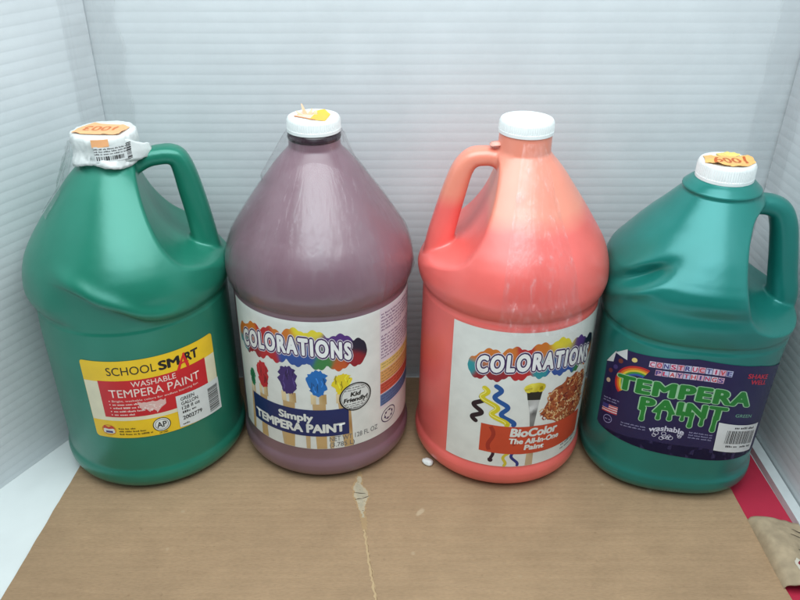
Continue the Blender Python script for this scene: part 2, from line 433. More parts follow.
class Art:
    """flat shapes in millimetres (u across, z up), each with a colour and a layer"""
    def __init__(s): s.items = []
    def raw(s, v, f, col, L, fn=None):
        v = np.array(v, float)
        if fn is not None: v = np.array([fn(a, b) for a, b in v])
        s.items.append((v, f, col, L))
    def poly(s, pts, col, L=1, fn=None):
        t = geometry.tessellate_polygon([[Vector((p[0], p[1], 0)) for p in pts]])
        s.raw(pts, [tuple(x) for x in t], col, L, fn)
    def rect(s, u0, u1, z0, z1, col, L=1, fn=None): s.poly([(u0, z0), (u1, z0), (u1, z1), (u0, z1)], col, L, fn)
    def rrect(s, u0, u1, z0, z1, r, col, L=0):
        pts = []
        for cx, cz, a0 in ((u1 - r, z0 + r, -90), (u1 - r, z1 - r, 0), (u0 + r, z1 - r, 90), (u0 + r, z0 + r, 180)):
            for k in range(6):
                a = R(a0 + 18 * k); pts.append((cx + r * math.cos(a), cz + r * math.sin(a)))
        s.poly(pts, col, L)
    def ell(s, u, z, ru, rz, col, L=1, n=28, jit=0, seed=0, fn=None):
        rd = random.Random(seed)
        s.poly([(u + ru * (1 + rd.uniform(-jit, jit)) * math.cos(2 * math.pi * k / n), z + rz * (1 + rd.uniform(-jit, jit)) * math.sin(2 * math.pi * k / n)) for k in range(n)], col, L, fn)
    def ring(s, u, z, ru, rz, w, col, L=2, n=36):
        v = []; f = []
        for k in range(n):
            a = 2 * math.pi * k / n
            v.append((u + ru * math.cos(a), z + rz * math.sin(a))); v.append((u + (ru - w) * math.cos(a), z + (rz - w) * math.sin(a)))
        for k in range(n):
            a = 2 * k; b = 2 * ((k + 1) % n); f.append((a, b, b + 1, a + 1))
        s.raw(v, f, col, L)
    def stroke(s, pts, w, col, L=2, cap=True):
        pts = [Vector(p) for p in pts]; v = []; f = []
        for i, p in enumerate(pts):
            t = (pts[min(i + 1, len(pts) - 1)] - pts[max(i - 1, 0)]).normalized(); nn = Vector((-t.y, t.x))
            ww = w[i] if isinstance(w, (list, tuple)) else w
            v += [tuple(p + nn * ww / 2), tuple(p - nn * ww / 2)]
        for i in range(len(pts) - 1): f.append((2 * i, 2 * i + 1, 2 * i + 3, 2 * i + 2))
        s.raw(v, f, col, L)
        if cap:
            for q, i in ((pts[0], 0), (pts[-1], -1)):
                ww = w[i] if isinstance(w, (list, tuple)) else w
                s.ell(q.x, q.y, ww / 2, ww / 2, col, L, 12)
    def text(s, t, u0, u1, z0, z1, col, L=3, bold=0.0, shear=0.0, fn=None, rot=0, outline=None, spacing=1.0):
        """fits the capitals of t into the box"""
        ref, _ = text_geo(t, 0.0, shear, spacing)
        lo = ref.min(0); hi = ref.max(0)
        capv, _ = text_geo('H'); ch = capv[:, 1].max()
        sx = (u1 - u0) / (hi[0] - lo[0]); sz = (z1 - z0) / ch
        def lay(b, c, LL):
            v, f = text_geo(t, 0.0, shear, spacing)
            n = 0 if b <= 0 else (6 if b < .05 else 12)
            for k in range(n + 1):
                a = 2 * math.pi * k / max(n, 1)
                dx, dz = (0, 0) if k == n else (b * math.cos(a), b * math.sin(a))
                w = np.c_[u0 + (v[:, 0] + dx - lo[0]) * sx, z0 + (v[:, 1] + dz * .8) * sz]
                if rot:
                    cu, cz = (u0 + u1) / 2, (z0 + z1) / 2
                    ca, sa = math.cos(rot), math.sin(rot); d = w - (cu, cz)
                    w = np.c_[cu + d[:, 0] * ca - d[:, 1] * sa, cz + d[:, 0] * sa + d[:, 1] * ca]
                s.raw(w, f, c, LL + .035 * k, fn)
        lay(bold, col, L)
        for k, (ob, oc) in enumerate(outline or []): lay(bold + ob, oc, L - 0.55 * (k + 1))
    def greek(s, u0, u1, z, h, col, L=3, seed=0, fn=None):
        """a line of print too small to read"""
        rd = random.Random(seed); u = u0
        while u < u1 - h:
            w = min(rd.uniform(1.2, 4.2) * h, u1 - u)
            x = u
            while x < u + w:
                g = rd.uniform(0.35, 0.6) * h
                s.rect(x, min(x + g, u + w), z, z + h * rd.choice((0.7, 0.7, 1.0)), col, L, fn); x += g + 0.22 * h
            u += w + 0.7 * h
    def barcode(s, u0, u1, z0, z1, L=3, seed=1, vert=True, fn=None):
        rd = random.Random(seed); a, b = (u0, u1) if vert else (z0, z1); x = a
        while x < b - 0.3:
            w = rd.choice((0.35, 0.35, 0.7, 1.0)); w = min(w, b - x)
            if vert: s.rect(x, x + w, z0, z1, lin(25, 25, 28), L, fn)
            else: s.rect(u0, u1, x, x + w, lin(25, 25, 28), L, fn)
            x += w + rd.choice((0.35, 0.5, 0.8))
    def build(s, name, parent, mapper, lay=0.07, base=0.35, cut=3.0, mat=None):
        bm = bmesh.new(); lid = bm.faces.layers.int.new('cid')
        for i, (v, f, col, L) in enumerate(s.items):
            vs = [bm.verts.new((a, b, L)) for a, b in v]
            for q in f:
                try:
                    fc = bm.faces.new([vs[k] for k in q])
                except ValueError:
                    continue
                fc[lid] = i
        bmesh.ops.recalc_face_normals(bm, faces=bm.faces)
        for fc in bm.faces:
            if fc.normal.z < 0: fc.normal_flip()
        us = [v.co.x for v in bm.verts]; zs = [v.co.y for v in bm.verts]
        x = math.floor(min(us)) + cut
        while x < max(us):
            bmesh.ops.bisect_plane(bm, geom=bm.verts[:] + bm.edges[:] + bm.faces[:], dist=1e-6, plane_co=(x, 0, 0), plane_no=(1, 0, 0)); x += cut
        x = math.floor(min(zs)) + cut
        while x < max(zs):
            bmesh.ops.bisect_plane(bm, geom=bm.verts[:] + bm.edges[:] + bm.faces[:], dist=1e-6, plane_co=(0, x, 0), plane_no=(0, 1, 0)); x += cut
        me = bpy.data.meshes.new(name); bm.to_mesh(me); bm.free()
        co = np.zeros(len(me.vertices) * 3); me.vertices.foreach_get('co', co); co = co.reshape(-1, 3)
        cid = np.zeros(len(me.polygons), int); me.attributes['cid'].data.foreach_get('value', cid)
        ca = me.color_attributes.new('Col', 'FLOAT_COLOR', 'CORNER')
        cols = np.ones((len(me.loops), 4))
        for p in me.polygons:
            c = s.items[cid[p.index]][2]
            for li in p.loop_indices:
                if callable(c):
                    q = co[me.loops[li].vertex_index]; cols[li, :3] = c(q[0], q[1])
                else: cols[li, :3] = c
        ca.data.foreach_set('color', cols.ravel())
        out = mapper(co[:, 0] / 1000, co[:, 1] / 1000, (base + lay * co[:, 2]) / 1000)
        me.vertices.foreach_set('co', np.asarray(out).ravel()); me.update()
        return link(name, me, mat or M['print'], parent)

def blend(anchors, p=3.0):
    A = np.array([(a[0], a[1]) for a in anchors], float); C = np.array([a[2] for a in anchors])
    def f(u, z):
        w = 1 / (((A[:, 0] - u) ** 2 + (A[:, 1] - z) ** 2) ** (p / 2) + 1e-3)
        return (C * w[:, None]).sum(0) / w.sum()
    return f

# ------------------------------------------------------------------ jugs
def jug_profile(k=1.0, kr=0.0, cone=None):
    pts = [(0, .0565), (.0009, .0618), (.003, .0678), (.006, .0719), (.010, .0746), (.0145, .0757), (.018, .0758), (.0225, .0748), (.0255, .0736), (.03, .0734),
           (.09, .0734), (.1632, .0734), (.1660, .0727), (.1685, .0727), (.1710, .0744), (.1760, .0766), (.1835, .0778), (.1905, .0772), (.198, .0757), (.206, .0731), (.2145, .0688), (.2245, .0624), (.2345, .0558), (.2448, .0487), (.2548, .0415), (.2652, .0340), (.273, .0275), (.2785, .0225), (.282, .0203), (.300, .0200)]
    return [(z * k, r + kr * (1 if r > .06 else (r - .02) / .04)) for z, r in pts]

class Jug:
    def __init__(s, x, y, prof, n=2.0, ax=1.0, ay=1.0, rot=0.0, off=0.0, dents=(), hphi=0.0, path=None, pocket=None, tilt=0.0, zneck=.28, crease=None, pphi=None):
        s.pphi = hphi if pphi is None else pphi
        s.crease = crease
        s.x, s.y, s.n, s.ax, s.ay, s.rot, s.off = x, y, n, ax, ay, rot, off
        s.prof = pchip(*zip(*prof)); s.zt = prof[-1][0]; s.zneck = zneck
        s.dents = dents; s.hphi = hphi; s.path = path; s.tilt = tilt
        s.pocket = pchip(*zip(*pocket)) if pocket else None
        s.pz = (pocket[0][0], pocket[-1][0]) if pocket else (0, 0)
        a = np.linspace(-math.pi * 1.5, math.pi, 2001); r = s.rad(np.full_like(a, .10), a)
        px = r * np.cos(a); py = r * np.sin(a)
        L = np.r_[0, np.cumsum(np.hypot(np.diff(px), np.diff(py)))]
        L -= np.interp(-math.pi / 2, a, L); s._a, s._L = a, L
    def rad(s, z, phi):
        z = np.asarray(z, float); phi = np.asarray(phi, float)
        r0 = s.prof(z)
        sq = 1 - np.clip((z - s.zneck * .62) / (s.zneck * .30), 0, 1); sq = sq * sq * (3 - 2 * sq)
        if s.n > 2.01 or s.ax != 1 or s.ay != 1:
            q = phi - s.rot
            f = (np.abs(np.cos(q) / s.ax) ** s.n + np.abs(np.sin(q) / s.ay) ** s.n) ** (-1 / s.n)
            r0 = r0 * (1 + (f - 1) * sq)
        r0 = r0 + s.off * np.cos(phi) * sq
        if s.pocket is not None:
            dphi = (phi - s.pphi + math.pi) % (2 * math.pi) - math.pi
            win = np.clip((1.45 - np.abs(dphi)) / .25, 0, 1)
            zin = np.clip((z - s.pz[0]) / .006, 0, 1) * np.clip((s.pz[1] - z) / .006, 0, 1)
            lim = s.pocket(z) / np.maximum(np.cos(dphi), .05) + .0008 * 0
            lim = np.maximum(lim, .0175)
            kk = .0045
            hh = np.clip(.5 + .5 * (lim - r0) / kk, 0, 1)
            cut = lim * (1 - hh) + r0 * hh - kk * hh * (1 - hh)
            r0 = r0 + (cut - r0) * win * zin
        if s.crease is not None:                          # shoulder folded in under a crease line
            d = np.degrees((phi + math.pi / 2 + math.pi) % (2 * math.pi) - math.pi) - 90
            zc = s.crease[0](d); wn = s.crease[1](d)
            q = np.clip((zc - z) / .0040, 0, 1); q = q * q * (3 - 2 * q)
            q = q * np.clip((z - .160) / .006, 0, 1)
            r0 = r0 - np.maximum(r0 - s.crease[2], 0) * q * wn + .0026 * wn * np.exp(-((z - zc - .004) / .006) ** 2)
        for (ph, zc, wu, wz, ang, depth) in s.dents:      # dents: centre, half sizes (m), slant, depth
            du = ((phi - R(ph) + math.pi) % (2 * math.pi) - math.pi) * .075; dz = z - zc
            ca, sa = math.cos(ang), math.sin(ang)
            a = (du * ca + dz * sa) / wu; b = (-du * sa + dz * ca) / wz
            r0 = r0 - depth * np.exp(-a * a - b * b)
        return r0
    def at(s, u, z, off):
        """arc length u (from the camera-facing -Y side, to the right), height z -> local point"""
        phi = np.interp(u, s._L, s._a)
        r = s.rad(z, phi) + off
        return np.c_[r * np.cos(phi) , r * np.sin(phi), z]
    def body_mesh(s):
        zs = np.unique(np.r_[np.linspace(0, .006, 12), np.linspace(.006, .03, 20), np.linspace(.03, .142, 20), np.linspace(.142, s.zt, 170)]); zs = zs[zs <= s.zt + 1e-9]
        na = 320; A = np.linspace(0, 2 * math.pi, na, endpoint=False)
        V = []
        for z in zs:
            r = s.rad(np.full(na, z), A); V += list(zip(r * np.cos(A), r * np.sin(A), [z] * na))
        Fc = []
        for j in range(len(zs) - 1):
            for i in range(na):
                a = j * na + i; b = j * na + (i + 1) % na
                Fc.append((a, b, b + na, a + na))
        Fc.append(tuple(range(na - 1, -1, -1))); t = (len(zs) - 1) * na
        Fc.append(tuple(range(t, t + na)))
        return V, Fc
    def handle_mesh(s):
        P = np.array([(p[0], p[1]) for p in s.path]); hw = [p[2] for p in s.path]; hl = [p[3] for p in s.path]
        t = np.linspace(0, 1, len(P)); tt = np.linspace(0, 1, 60)
        fx, fz, fw, fl = pchip(t, P[:, 0]), pchip(t, P[:, 1]), pchip(t, hw), pchip(t, hl)
        # smooth the path with a moving average
        X, Z = fx(tt), fz(tt)
        for _ in range(3):
            X[1:-1] = .25 * X[:-2] + .5 * X[1:-1] + .25 * X[2:]; Z[1:-1] = .25 * Z[:-2] + .5 * Z[1:-1] + .25 * Z[2:]
        W, Lh = fw(tt), fl(tt)
        V = []; Fc = []; na = 28
        for i in range(60):
            a, b = max(i - 1, 0), min(i + 1, 59)
            tx, tz = X[b] - X[a], Z[b] - Z[a]; l = math.hypot(tx, tz); tx /= l; tz /= l
            for k in range(na):
                q = 2 * math.pi * k / na
                c, sn = math.cos(q), math.sin(q)
                e = 2 / 2.5
                cc = math.copysign(abs(c) ** e, c); ss = math.copysign(abs(sn) ** e, sn)
                rr = X[i] - tz * W[i] * cc; zz = Z[i] + tx * W[i] * cc; lat = Lh[i] * ss
                ch, sh = math.cos(s.hphi), math.sin(s.hphi)
                V.append((rr * ch - lat * sh, rr * sh + lat * ch, zz))
        for i in range(59):
            for k in range(na):
                a = i * na + k; b = i * na + (k + 1) % na
                Fc.append((a, b, b + na, a + na))
        Fc.append(tuple(range(na - 1, -1, -1))); Fc.append(tuple(range(59 * na, 60 * na)))
        return V, Fc
    def build(s, name, mat, label, lug=None):
        root = empty(name, (s.x, s.y, 0)); root.rotation_euler = (0, s.tilt, 0)
        tag(root, label, 'paint jug', 'gallon paint jugs standing in a row')
        V, Fc = s.body_mesh(); n = len(V)
        bme = mesh_from(V, Fc); body = link('body', bme, mat, root)
        HV, HF = s.handle_mesh()
        V = V + HV; Fc = Fc + [tuple(i + n for i in f) for f in HF]
        me = mesh_from(V, Fc)
        bm = bmesh.new(); bm.from_mesh(me)
        bmesh.ops.recalc_face_normals(bm, faces=bm.faces); bm.to_mesh(me); bm.free()
        ob = bpy.data.objects.new('tmp', me); COL.objects.link(ob)
        r = ob.modifiers.new('r', 'REMESH'); r.mode = 'VOXEL'; r.voxel_size = 0.00125; r.adaptivity = 0
        m2 = ob.modifiers.new('s', 'SMOOTH'); m2.factor = 0.5; m2.iterations = 10
        dg = bpy.context.evaluated_depsgraph_get()
        ev = ob.evaluated_get(dg); out = bpy.data.meshes.new_from_object(ev)
        bpy.data.objects.remove(ob)
        nv = len(out.vertices); co = np.zeros(nv * 3); out.vertices.foreach_get('co', co); co = co.reshape(-1, 3)
        ph = np.arctan2(co[:, 1], co[:, 0]); rr = np.hypot(co[:, 0], co[:, 1])
        ex = rr - s.rad(np.clip(co[:, 2], 0, s.zt), ph)
        dp = (ph - s.hphi + math.pi) % (2 * math.pi) - math.pi
        # settle the wall back onto the moulded surface, except in the fillets round the handle
        lat = np.abs(rr * np.sin(dp)); near = (np.abs(dp) < 1.2) & (lat < .024) & (co[:, 2] > min(p[1] for p in s.path) + .006)
        sn = (~near) & (ex < .0012) & (co[:, 2] > .004) & (co[:, 2] < s.zt - .006) & (np.abs(ex) < .003)
        k = np.where(sn, (rr - ex) / np.maximum(rr, 1e-6), 1.0)
        co[:, 0] *= k; co[:, 1] *= k
        out.vertices.foreach_set('co', co.ravel()); out.update()
        nr = np.zeros(nv * 3); out.vertices.foreach_get('normal', nr); nr = nr.reshape(-1, 3)
        hz = min(p[1] for p in s.path) + .004
        hv = (ex > -.0001) & (lat < .030) & (np.abs(dp) < 1.2) & (co[:, 2] > hz - .012) & (co[:, 2] < s.zt - .002)
        npoly = len(out.polygons)
        lt = np.zeros(npoly, int); out.polygons.foreach_get('loop_total', lt)
        ls = np.zeros(npoly, int); out.polygons.foreach_get('loop_start', ls)
        lv = np.zeros(len(out.loops), int); out.loops.foreach_get('vertex_index', lv)
        polys = [lv[a:a + b] for a, b in zip(ls, lt)]
        isH = np.array([hv[p].any() for p in polys])
        for nm, sel in (('handle', isH),):
            pl = [p for p, k in zip(polys, sel) if k]
            ids = np.unique(np.concatenate(pl)); mp = np.full(nv, -1); mp[ids] = np.arange(len(ids))
            m = mesh_from(co[ids], [tuple(mp[p]) for p in pl])
            o = link(nm, m, mat, root)
            m.normals_split_custom_set_from_vertices([tuple(v) for v in nr[ids]])
        bpy.data.meshes.remove(out)
        return root

def lathe(prof, na=96, rib=0, ribd=0.0, ribz=(0, 0), jit=None):
    V = []; Fc = []
    for (r, z) in prof:
        for i in range(na):
            a = 2 * math.pi * i / na; q = r
            if rib and ribz[0] <= z <= ribz[1]: q += ribd * (1 if math.sin(a * rib) > 0 else 0)
            if jit: q, zz = jit(q, z, a)
            else: zz = z
            V.append((q * math.cos(a), q * math.sin(a), zz))
    for j in range(len(prof) - 1):
        for i in range(na):
            a = j * na + i; b = j * na + (i + 1) % na
            Fc.append((a, b, b + na, a + na))
    Fc.append(tuple(range(na - 1, -1, -1))); t = (len(prof) - 1) * na
    Fc.append(tuple(range(t, t + na)))
    return mesh_from(V, Fc)

def cap(parent, r, z0, z1, rz=None):
    e = .0012
    prof = [(r - .0015, z0), (r, z0 + .0006), (r, z0 + .0030), (r - .0005, z0 + .0034), (r - .0006, z1 - .0026), (r - .0008, z1 - e), (r - .0016, z1 - .0003), (r - .0032, z1), (r - .0045, z1 - .0002), (.002, z1 - .0002)]
    me = lathe(prof, 360, 72, .00045, (z0 + .0033, z1 - .0025))
    o = link('cap', me, M['cap'], parent)
    try: me.set_sharp_from_angle(angle=R(35))
    except Exception: pass
    return o

PATH = [(.010, .267, .0078, .0085), (.024, .2755, .0074, .0090), (.0370, .2745, .0076, .0098), (.0455, .2655, .0086, .0104), (.0515, .2460, .0098, .0108), (.0570, .2230, .0106, .0114), (.0615, .2020, .0112, .0124), (.0635, .1850, .0115, .0140), (.062, .172, .010, .012)]
POCKET = [(.184, .0790), (.190, .0755), (.196, .0680), (.201, .0560), (.207, .0435), (.216, .0350), (.235, .0255), (.255, .0205), (.270, .0190), (.280, .0190)]
kz = .298 / .306
PATH1 = [(.012, .264, .0078, .0085), (.030, .2725, .0074, .0092), (.0430, .2735, .0076, .0100), (.0505, .2710, .0080, .0104), (.0545, .2610, .0090, .0106), (.0580, .2420, .0100, .0108), (.0615, .2210, .0104, .0114), (.0640, .2000, .0110, .0124), (.0655, .1850, .0115, .0140), (.064, .170, .010, .012)]
POCKET1 = [(z * .985, r) for z, r in POCKET]
jug1 = Jug(-.2161, .5577, jug_profile(.975, .0045), hphi=R(16), path=PATH1, pocket=POCKET1,
           dents=((-135, .162, .03, .010, .2, .0015), (14, .188, .026, .012, 0, -.0045), (-62, .178, .016, .008, .1, .0012)),
           crease=(pchip([-180, -125, -109, -99.8, -90, -78, -65.4, -52, -40, 180], [.205, .205, .2025, .1985, .191, .1835, .1725, .168, .166, .166]),
                   pchip([-180, -124, -104, -60, -44, -22, 180], [0, 0, 1, 1, .6, 0, 0]), .0772), zneck=.275)
jug2 = Jug(-.0583, .5673, jug_profile(1.0, .0009), hphi=R(90), path=PATH, pocket=POCKET, tilt=.004)
jug3 = Jug(.1013, .5557, jug_profile(1.0, .0), hphi=R(174), path=PATH, pocket=POCKET, tilt=.011, dents=((174, .186, .030, .012, 0, -.0008),))
prof4 = [(0, .0525), (.0009, .0575), (.003, .0630), (.006, .0670), (.010, .0694), (.0145, .0704), (.019, .0703), (.024, .0690), (.030, .0685), (.085, .0685), (.147, .0692), (.1502, .0686), (.1530, .0687), (.1560, .0701),
         (.168, .0720), (.180, .0730), (.190, .0735), (.1975, .0722), (.204, .0688), (.212, .0638), (.220, .0585), (.230, .0505), (.240, .0412), (.248, .0342), (.2532, .0296), (.2548, .0283), (.2560, .0283), (.2570, .0291), (.2581, .0289), (.2592, .0278), (.2628, .0238), (.265, .0205), (.272, .0200)]
PATH4 = [(.012, .242, .008, .0090), (.034, .2440, .0080, .0095), (.0460, .2405, .0088, .0105), (.0530, .2290, .0096, .0115), (.0585, .2080, .0100, .012), (.0635, .1850, .0104, .0125), (.0675, .1660, .0110, .014), (.0680, .150, .0105, .013)]
POCKET4 = [(.152, .1000), (.158, .0860), (.162, .0660), (.166, .0500), (.172, .0390), (.182, .0320), (.195, .0270), (.210, .0235), (.228, .0220), (.240, .0235), (.250, .0290)]
jug4 = Jug(.2560, .5416, prof4, n=2.6, ax=1.05, ay=1.02, rot=R(-12), off=-.003, hphi=R(-4), pphi=R(-17), path=PATH4, pocket=POCKET4,
           dents=((-151, .1975, .021, .0062, .55, .0135), (-150, .1870, .022, .0050, .50, -.0035), (-100, .1800, .05, .006, .0, .0015), (-8, .152, .034, .016, 0, -.0055)), zneck=.25)

J1 = jug1.build('paint_jug', M['green'], 'green paint jug with a yellow and red label, its cap wrapped in white tape')
J2 = jug2.build('paint_jug', M['mauve'], 'purplish brown paint jug with paint brushes pictured on its white label')
J3 = jug3.build('paint_jug', M['coral'], 'coral red paint jug with a clear tape strip down its front, white label')
J4 = jug4.build('paint_jug', M['teal'], 'shorter teal green paint jug with a dark navy label and dented shoulder')

# ---- caps
cap1 = cap(J1, .0212, .2795, .2945)
cap2 = cap(J2, .0209, .2930, .3045)
link('neck_shade_band', lathe([(.0185, .2872), (.0206, .2876), (.0210, .2890), (.0208, .2905), (.0203, .2912), (.0202, .2938)], 96), simple_mat('neck_shade_dark', (.035, .018, .026), .22), J2)  # dark band added under the cap, painting the shade on the neck
cap3 = cap(J3, .0209, .2950, .3062)
cap4 = cap(J4, .0212, .2640, .2780)

def put(name, parent, art, fn, lay=.05, base=.15, cut=4.0, mat=None):
    return art.build(name, parent, fn, lay, base, cut, mat)

# ---- white tape wound round the cap of the first jug
def wrap_jit(r, z, a):
    k = noise.noise(Vector((math.cos(a) * 3, math.sin(a) * 3, z * 90))); k2 = noise.noise(Vector((math.cos(a) * 9, math.sin(a) * 9, z * 260 + 4)))
    k3 = abs(noise.noise(Vector((math.cos(a) * 6 + z * 120, math.sin(a) * 6, z * 150 + 9))))
    r2 = r + .0011 * k + .0008 * k2 + .0016 * max(0, .22 - k3)
    if z < .281: r2 += .0012 * math.sin(a * 5 + 1) ; z += .0022 * math.sin(a * 3 + .6) + .001 * k2
    return r2, z
wprof = [(.0262, .2745), (.0256, .2768), (.0250, .2790), (.0243, .2815), (.0238, .2840), (.0238, .2865), (.0241, .2890), (.0242, .2915), (.0241, .2940), (.0236, .2958), (.0226, .2966), (.0200, .2968), (.010, .2967), (.002, .2967)]
w = link('tape_wrap', lathe(wprof, 160, jit=wrap_jit), M['tape_paper'], cap1)
def flap_mesh():
    V = []; Fc = []; nu, nv = 14, 10
    for j in range(nv + 1):
        for i in range(nu + 1):
            t = i / nu; q = j / nv
            a = R(-40) + t * R(50)
            r = .0240 + .0095 * t ** 1.3 * (1 - .25 * abs(q - .5))
            z = .2765 + q * (.0185 - .009 * t) - .002 * t + .0012 * noise.noise(Vector((t * 5, q * 5, 2)))
            V.append((r * math.cos(a), r * math.sin(a), z))
    W = nu + 1; K = len(V)
    V += [(x * .978, y * .978, z) for x, y, z in V]
    for j in range(nv):
        for i in range(nu):
            a = j * W + i
            Fc.append((a, a + 1, a + W + 1, a + W)); Fc.append((K + a, K + a + W, K + a + W + 1, K + a + 1))
    for i in range(nu):
        Fc.append((i, K + i, K + i + 1, i + 1)); a = nv * W + i; Fc.append((a, a + 1, K + a + 1, K + a))
    for j in range(nv):
        a = j * W; Fc.append((a, a + W, K + a + W, K + a)); a += nu; Fc.append((a, K + a, K + a + W, a + W))
    return mesh_from(V, Fc)
link('tape_flap', flap_mesh(), M['tape_paper'], w)
# orange price sticker on top of it, its edge folded over the front
ORG = lin(252, 184, 130); ORD = lin(214, 118, 60)
a1 = Art()
a1.poly([(-21, -10), (-12, -14), (4, -15.5), (17, -16), (18.5, -4), (19.5, 3), (12, 9), (3, 10), (-10, 12.5), (-17, 4)], ORG, 0)
a1.text('1003', -14, 11, -6, 4, ORD, 1.5, bold=.02, rot=math.pi, shear=.1)
rum1 = lambda u, v, h: h * np.array([max(0, noise.noise(Vector((a * 120, b * 120, 7.5)))) for a, b in zip(np.ravel(u), np.ravel(v))])
top1 = lambda u, v, o: np.c_[u, v, .2970 + o + rum1(u, v, .0016)]
put('price_sticker', w, a1, top1, base=.5, cut=1.5)
a1 = Art()
SK = lin(30, 32, 38)
a1.rect(0, 12, 290.5, 296.4, ORG, 0)
a1.rect(1, 29, 279, 291, lin(225, 228, 228), 0)
for k in range(3): a1.greek(1, 28, 288.6 - k * 1.9, 1.1, SK, 1, seed=40 + k)
a1.barcode(2, 22, 280.5, 283.6, 1.5, 5)
a1.barcode(24, 30, 278.5, 291, 1.5, 8, vert=False)
def onwrap(u, z, o):
    a = R(-93) + u / .0245; r = .0252 + o
    return np.c_[r * np.cos(a), r * np.sin(a), z]
put('printed_sticker', w, a1, onwrap, base=.3)

# torn orange sticker on the second cap
a1 = Art()
a1.poly([(-3, -11), (10, -15), (13, 2), (8, 9), (0, 6)], lin(246, 190, 70), 0)
a1.poly([(-15, -2), (-2, -10), (1, 4), (-8, 8)], lin(240, 205, 190), 0.5)
a1.poly([(-15, -3), (2, -13), (3, -11.5), (-14, -1)], lin(205, 130, 80), 1)
st2 = put('price_sticker', cap2, a1, lambda u, v, o: np.c_[u, v, .3045 + o + .0022 * np.clip((v + .002) / .01, 0, 1) ** 2])
def torn():
    V = []; Fc = []
    rd = random.Random(4)
    for (x, y, dx, h, wd) in ((-.006, .001, -.003, .008, .0035), (-.003, .0, .002, .0045, .004), (-.009, -.001, -.004, .003, .004), (.001, .001, .001, .003, .0045)):
        n = len(V)
        for t in (0, .5, 1):
            ww = wd * (1 - .75 * t)
            for sgn in (-1, 1):
                for th in (0, .0003):
                    V.append((x + dx * t + sgn * ww / 2, y + .002 * t * t + th, .3046 + h * t))
        for q in (0, 1):
            b = n + q * 4
            Fc += [(b, b + 2, b + 6, b + 4), (b + 1, b + 5, b + 7, b + 3), (b, b + 4, b + 5, b + 1), (b + 2, b + 3, b + 7, b + 6)]
    return mesh_from(V, Fc)
link('torn_edge', torn(), simple_mat('torn_sticker_paper', lin(238, 196, 160), .7, .1), st2, smooth=False)

# orange sticker on the fourth cap
a1 = Art()
a1.poly([(-19.5, -6), (-13, -12), (-9, -14.5), (4, -16.5), (9, -15), (18, -7), (19.4, 3), (12, 5), (6, 9.5), (-3, 8), (-16, 9), (-17, 2)], lin(246, 186, 112), 0)
a1.ell(4, 11, 8.5, 5, lin(240, 214, 120), 0.5, 20, .12)
a1.text('1009', -12, 13, -8, 2.5, lin(196, 96, 40), 1.5, bold=.02, rot=math.pi, shear=.1)
rum = lambda u, v, h: h * np.array([max(0, noise.noise(Vector((a * 130, b * 130, 2.5)))) + .5 * max(0, noise.noise(Vector((a * 300, b * 300, 1)))) for a, b in zip(np.ravel(u), np.ravel(v))])
put('price_sticker', cap4, a1, lambda u, v, o: np.c_[u, v, .2781 + o + rum(u, v, .0022)], cut=1.5)

# ---- clear film and tape
def film(jug, phis, zs, gap, wr, seed, name, parent, mat, jag=0.0, tent=None):
    V = []; Fc = []
    na, nz = len(phis), len(zs)
    for j, z in enumerate(zs):
        for p in phis:
            zz = z - jag * (1 - j / nz) ** 3 * (0.5 + noise.noise(Vector((math.cos(p) * 2.2, math.sin(p) * 2.2, seed)))) if jag else z
            r = float(jug.rad(zz, p))
            if tent is not None: r = max(r, tent(zz, p))
            k = noise.noise(Vector((p * 7 + seed, zz * 22, seed))) ; k2 = noise.noise(Vector((p * 22, zz * 14, seed + 3)))
            k3 = noise.noise(Vector((p * 26 + 4 * k, zz * 9, seed + 9)))
            r += gap + wr * (abs(k) * 1.0 + abs(k2) * .5) + .0022 * max(0, k3 - .16) ** 1.15 * (1.6 if jag == 0 else 1)
            V.append((r * math.cos(p), r * math.sin(p), zz))
    closed = abs((phis[-1] - phis[0]) - 2 * math.pi) < 1e-6
    for j in range(nz - 1):
        for i in range(na - 1):
            a = j * na + i; Fc.append((a, a + 1, a + na + 1, a + na))
    me = mesh_from(V, Fc)
    return link(name, me, mat, parent)
# shrink film collar tenting from the cap to the shoulder of the second jug
film(jug2, np.linspace(-math.pi, math.pi, 300), np.linspace(.1700, .2925, 90), .0005, .0004, 2.0, 'shrink_film', J2, M['film'],
     tent=lambda z, p: .0215 + (.2925 - z) * (.22 + .42 * max(0, math.cos(p - R(195))) ** 3 + .32 * max(0, math.cos(p - R(-20))) ** 4) * max(0, min(1, (z - .230) / .03)))
# tape strip down the front of the third jug, and across the shoulder of the first
film(jug3, np.linspace(R(-104), R(-60), 110), np.linspace(.1690, .2930, 90), .0006, .0006, 5.0, 'clear_tape', J3, M['tape'],
     tent=lambda z, p: .0212 + max(0, .2930 - z) * .55)
film(jug1, np.linspace(R(165), R(215), 30), np.linspace(.236, .2900, 30), .0008, .0012, 9.0, 'clear_tape', J1, M['tape'],
     tent=lambda z, p: .0245 + max(0, .29 - z) * .42)
# moulded lug above the handle of the coral jug
bm = bmesh.new(); bmesh.ops.create_cube(bm, size=1.0)
bmesh.ops.scale(bm, vec=(.0100, .008, .0034), verts=bm.verts); bmesh.ops.bevel(bm, geom=bm.edges[:], offset=.0010, segments=2, affect='EDGES')
me = bpy.data.meshes.new('m'); bm.to_mesh(me); bm.free()
o = link('lug', me, simple_mat('peach_plastic', (0.92, 0.46, 0.38), .5), J3); o.location = (-.0218, -.002, .2862); o.rotation_euler = (0, R(-8), 0)

# ------------------------------------------------------------------ labels
WHITE = lin(232, 234, 230); BLACK = lin(26, 26, 30); NAVY = lin(24, 22, 78); DPUR = lin(52, 26, 84)
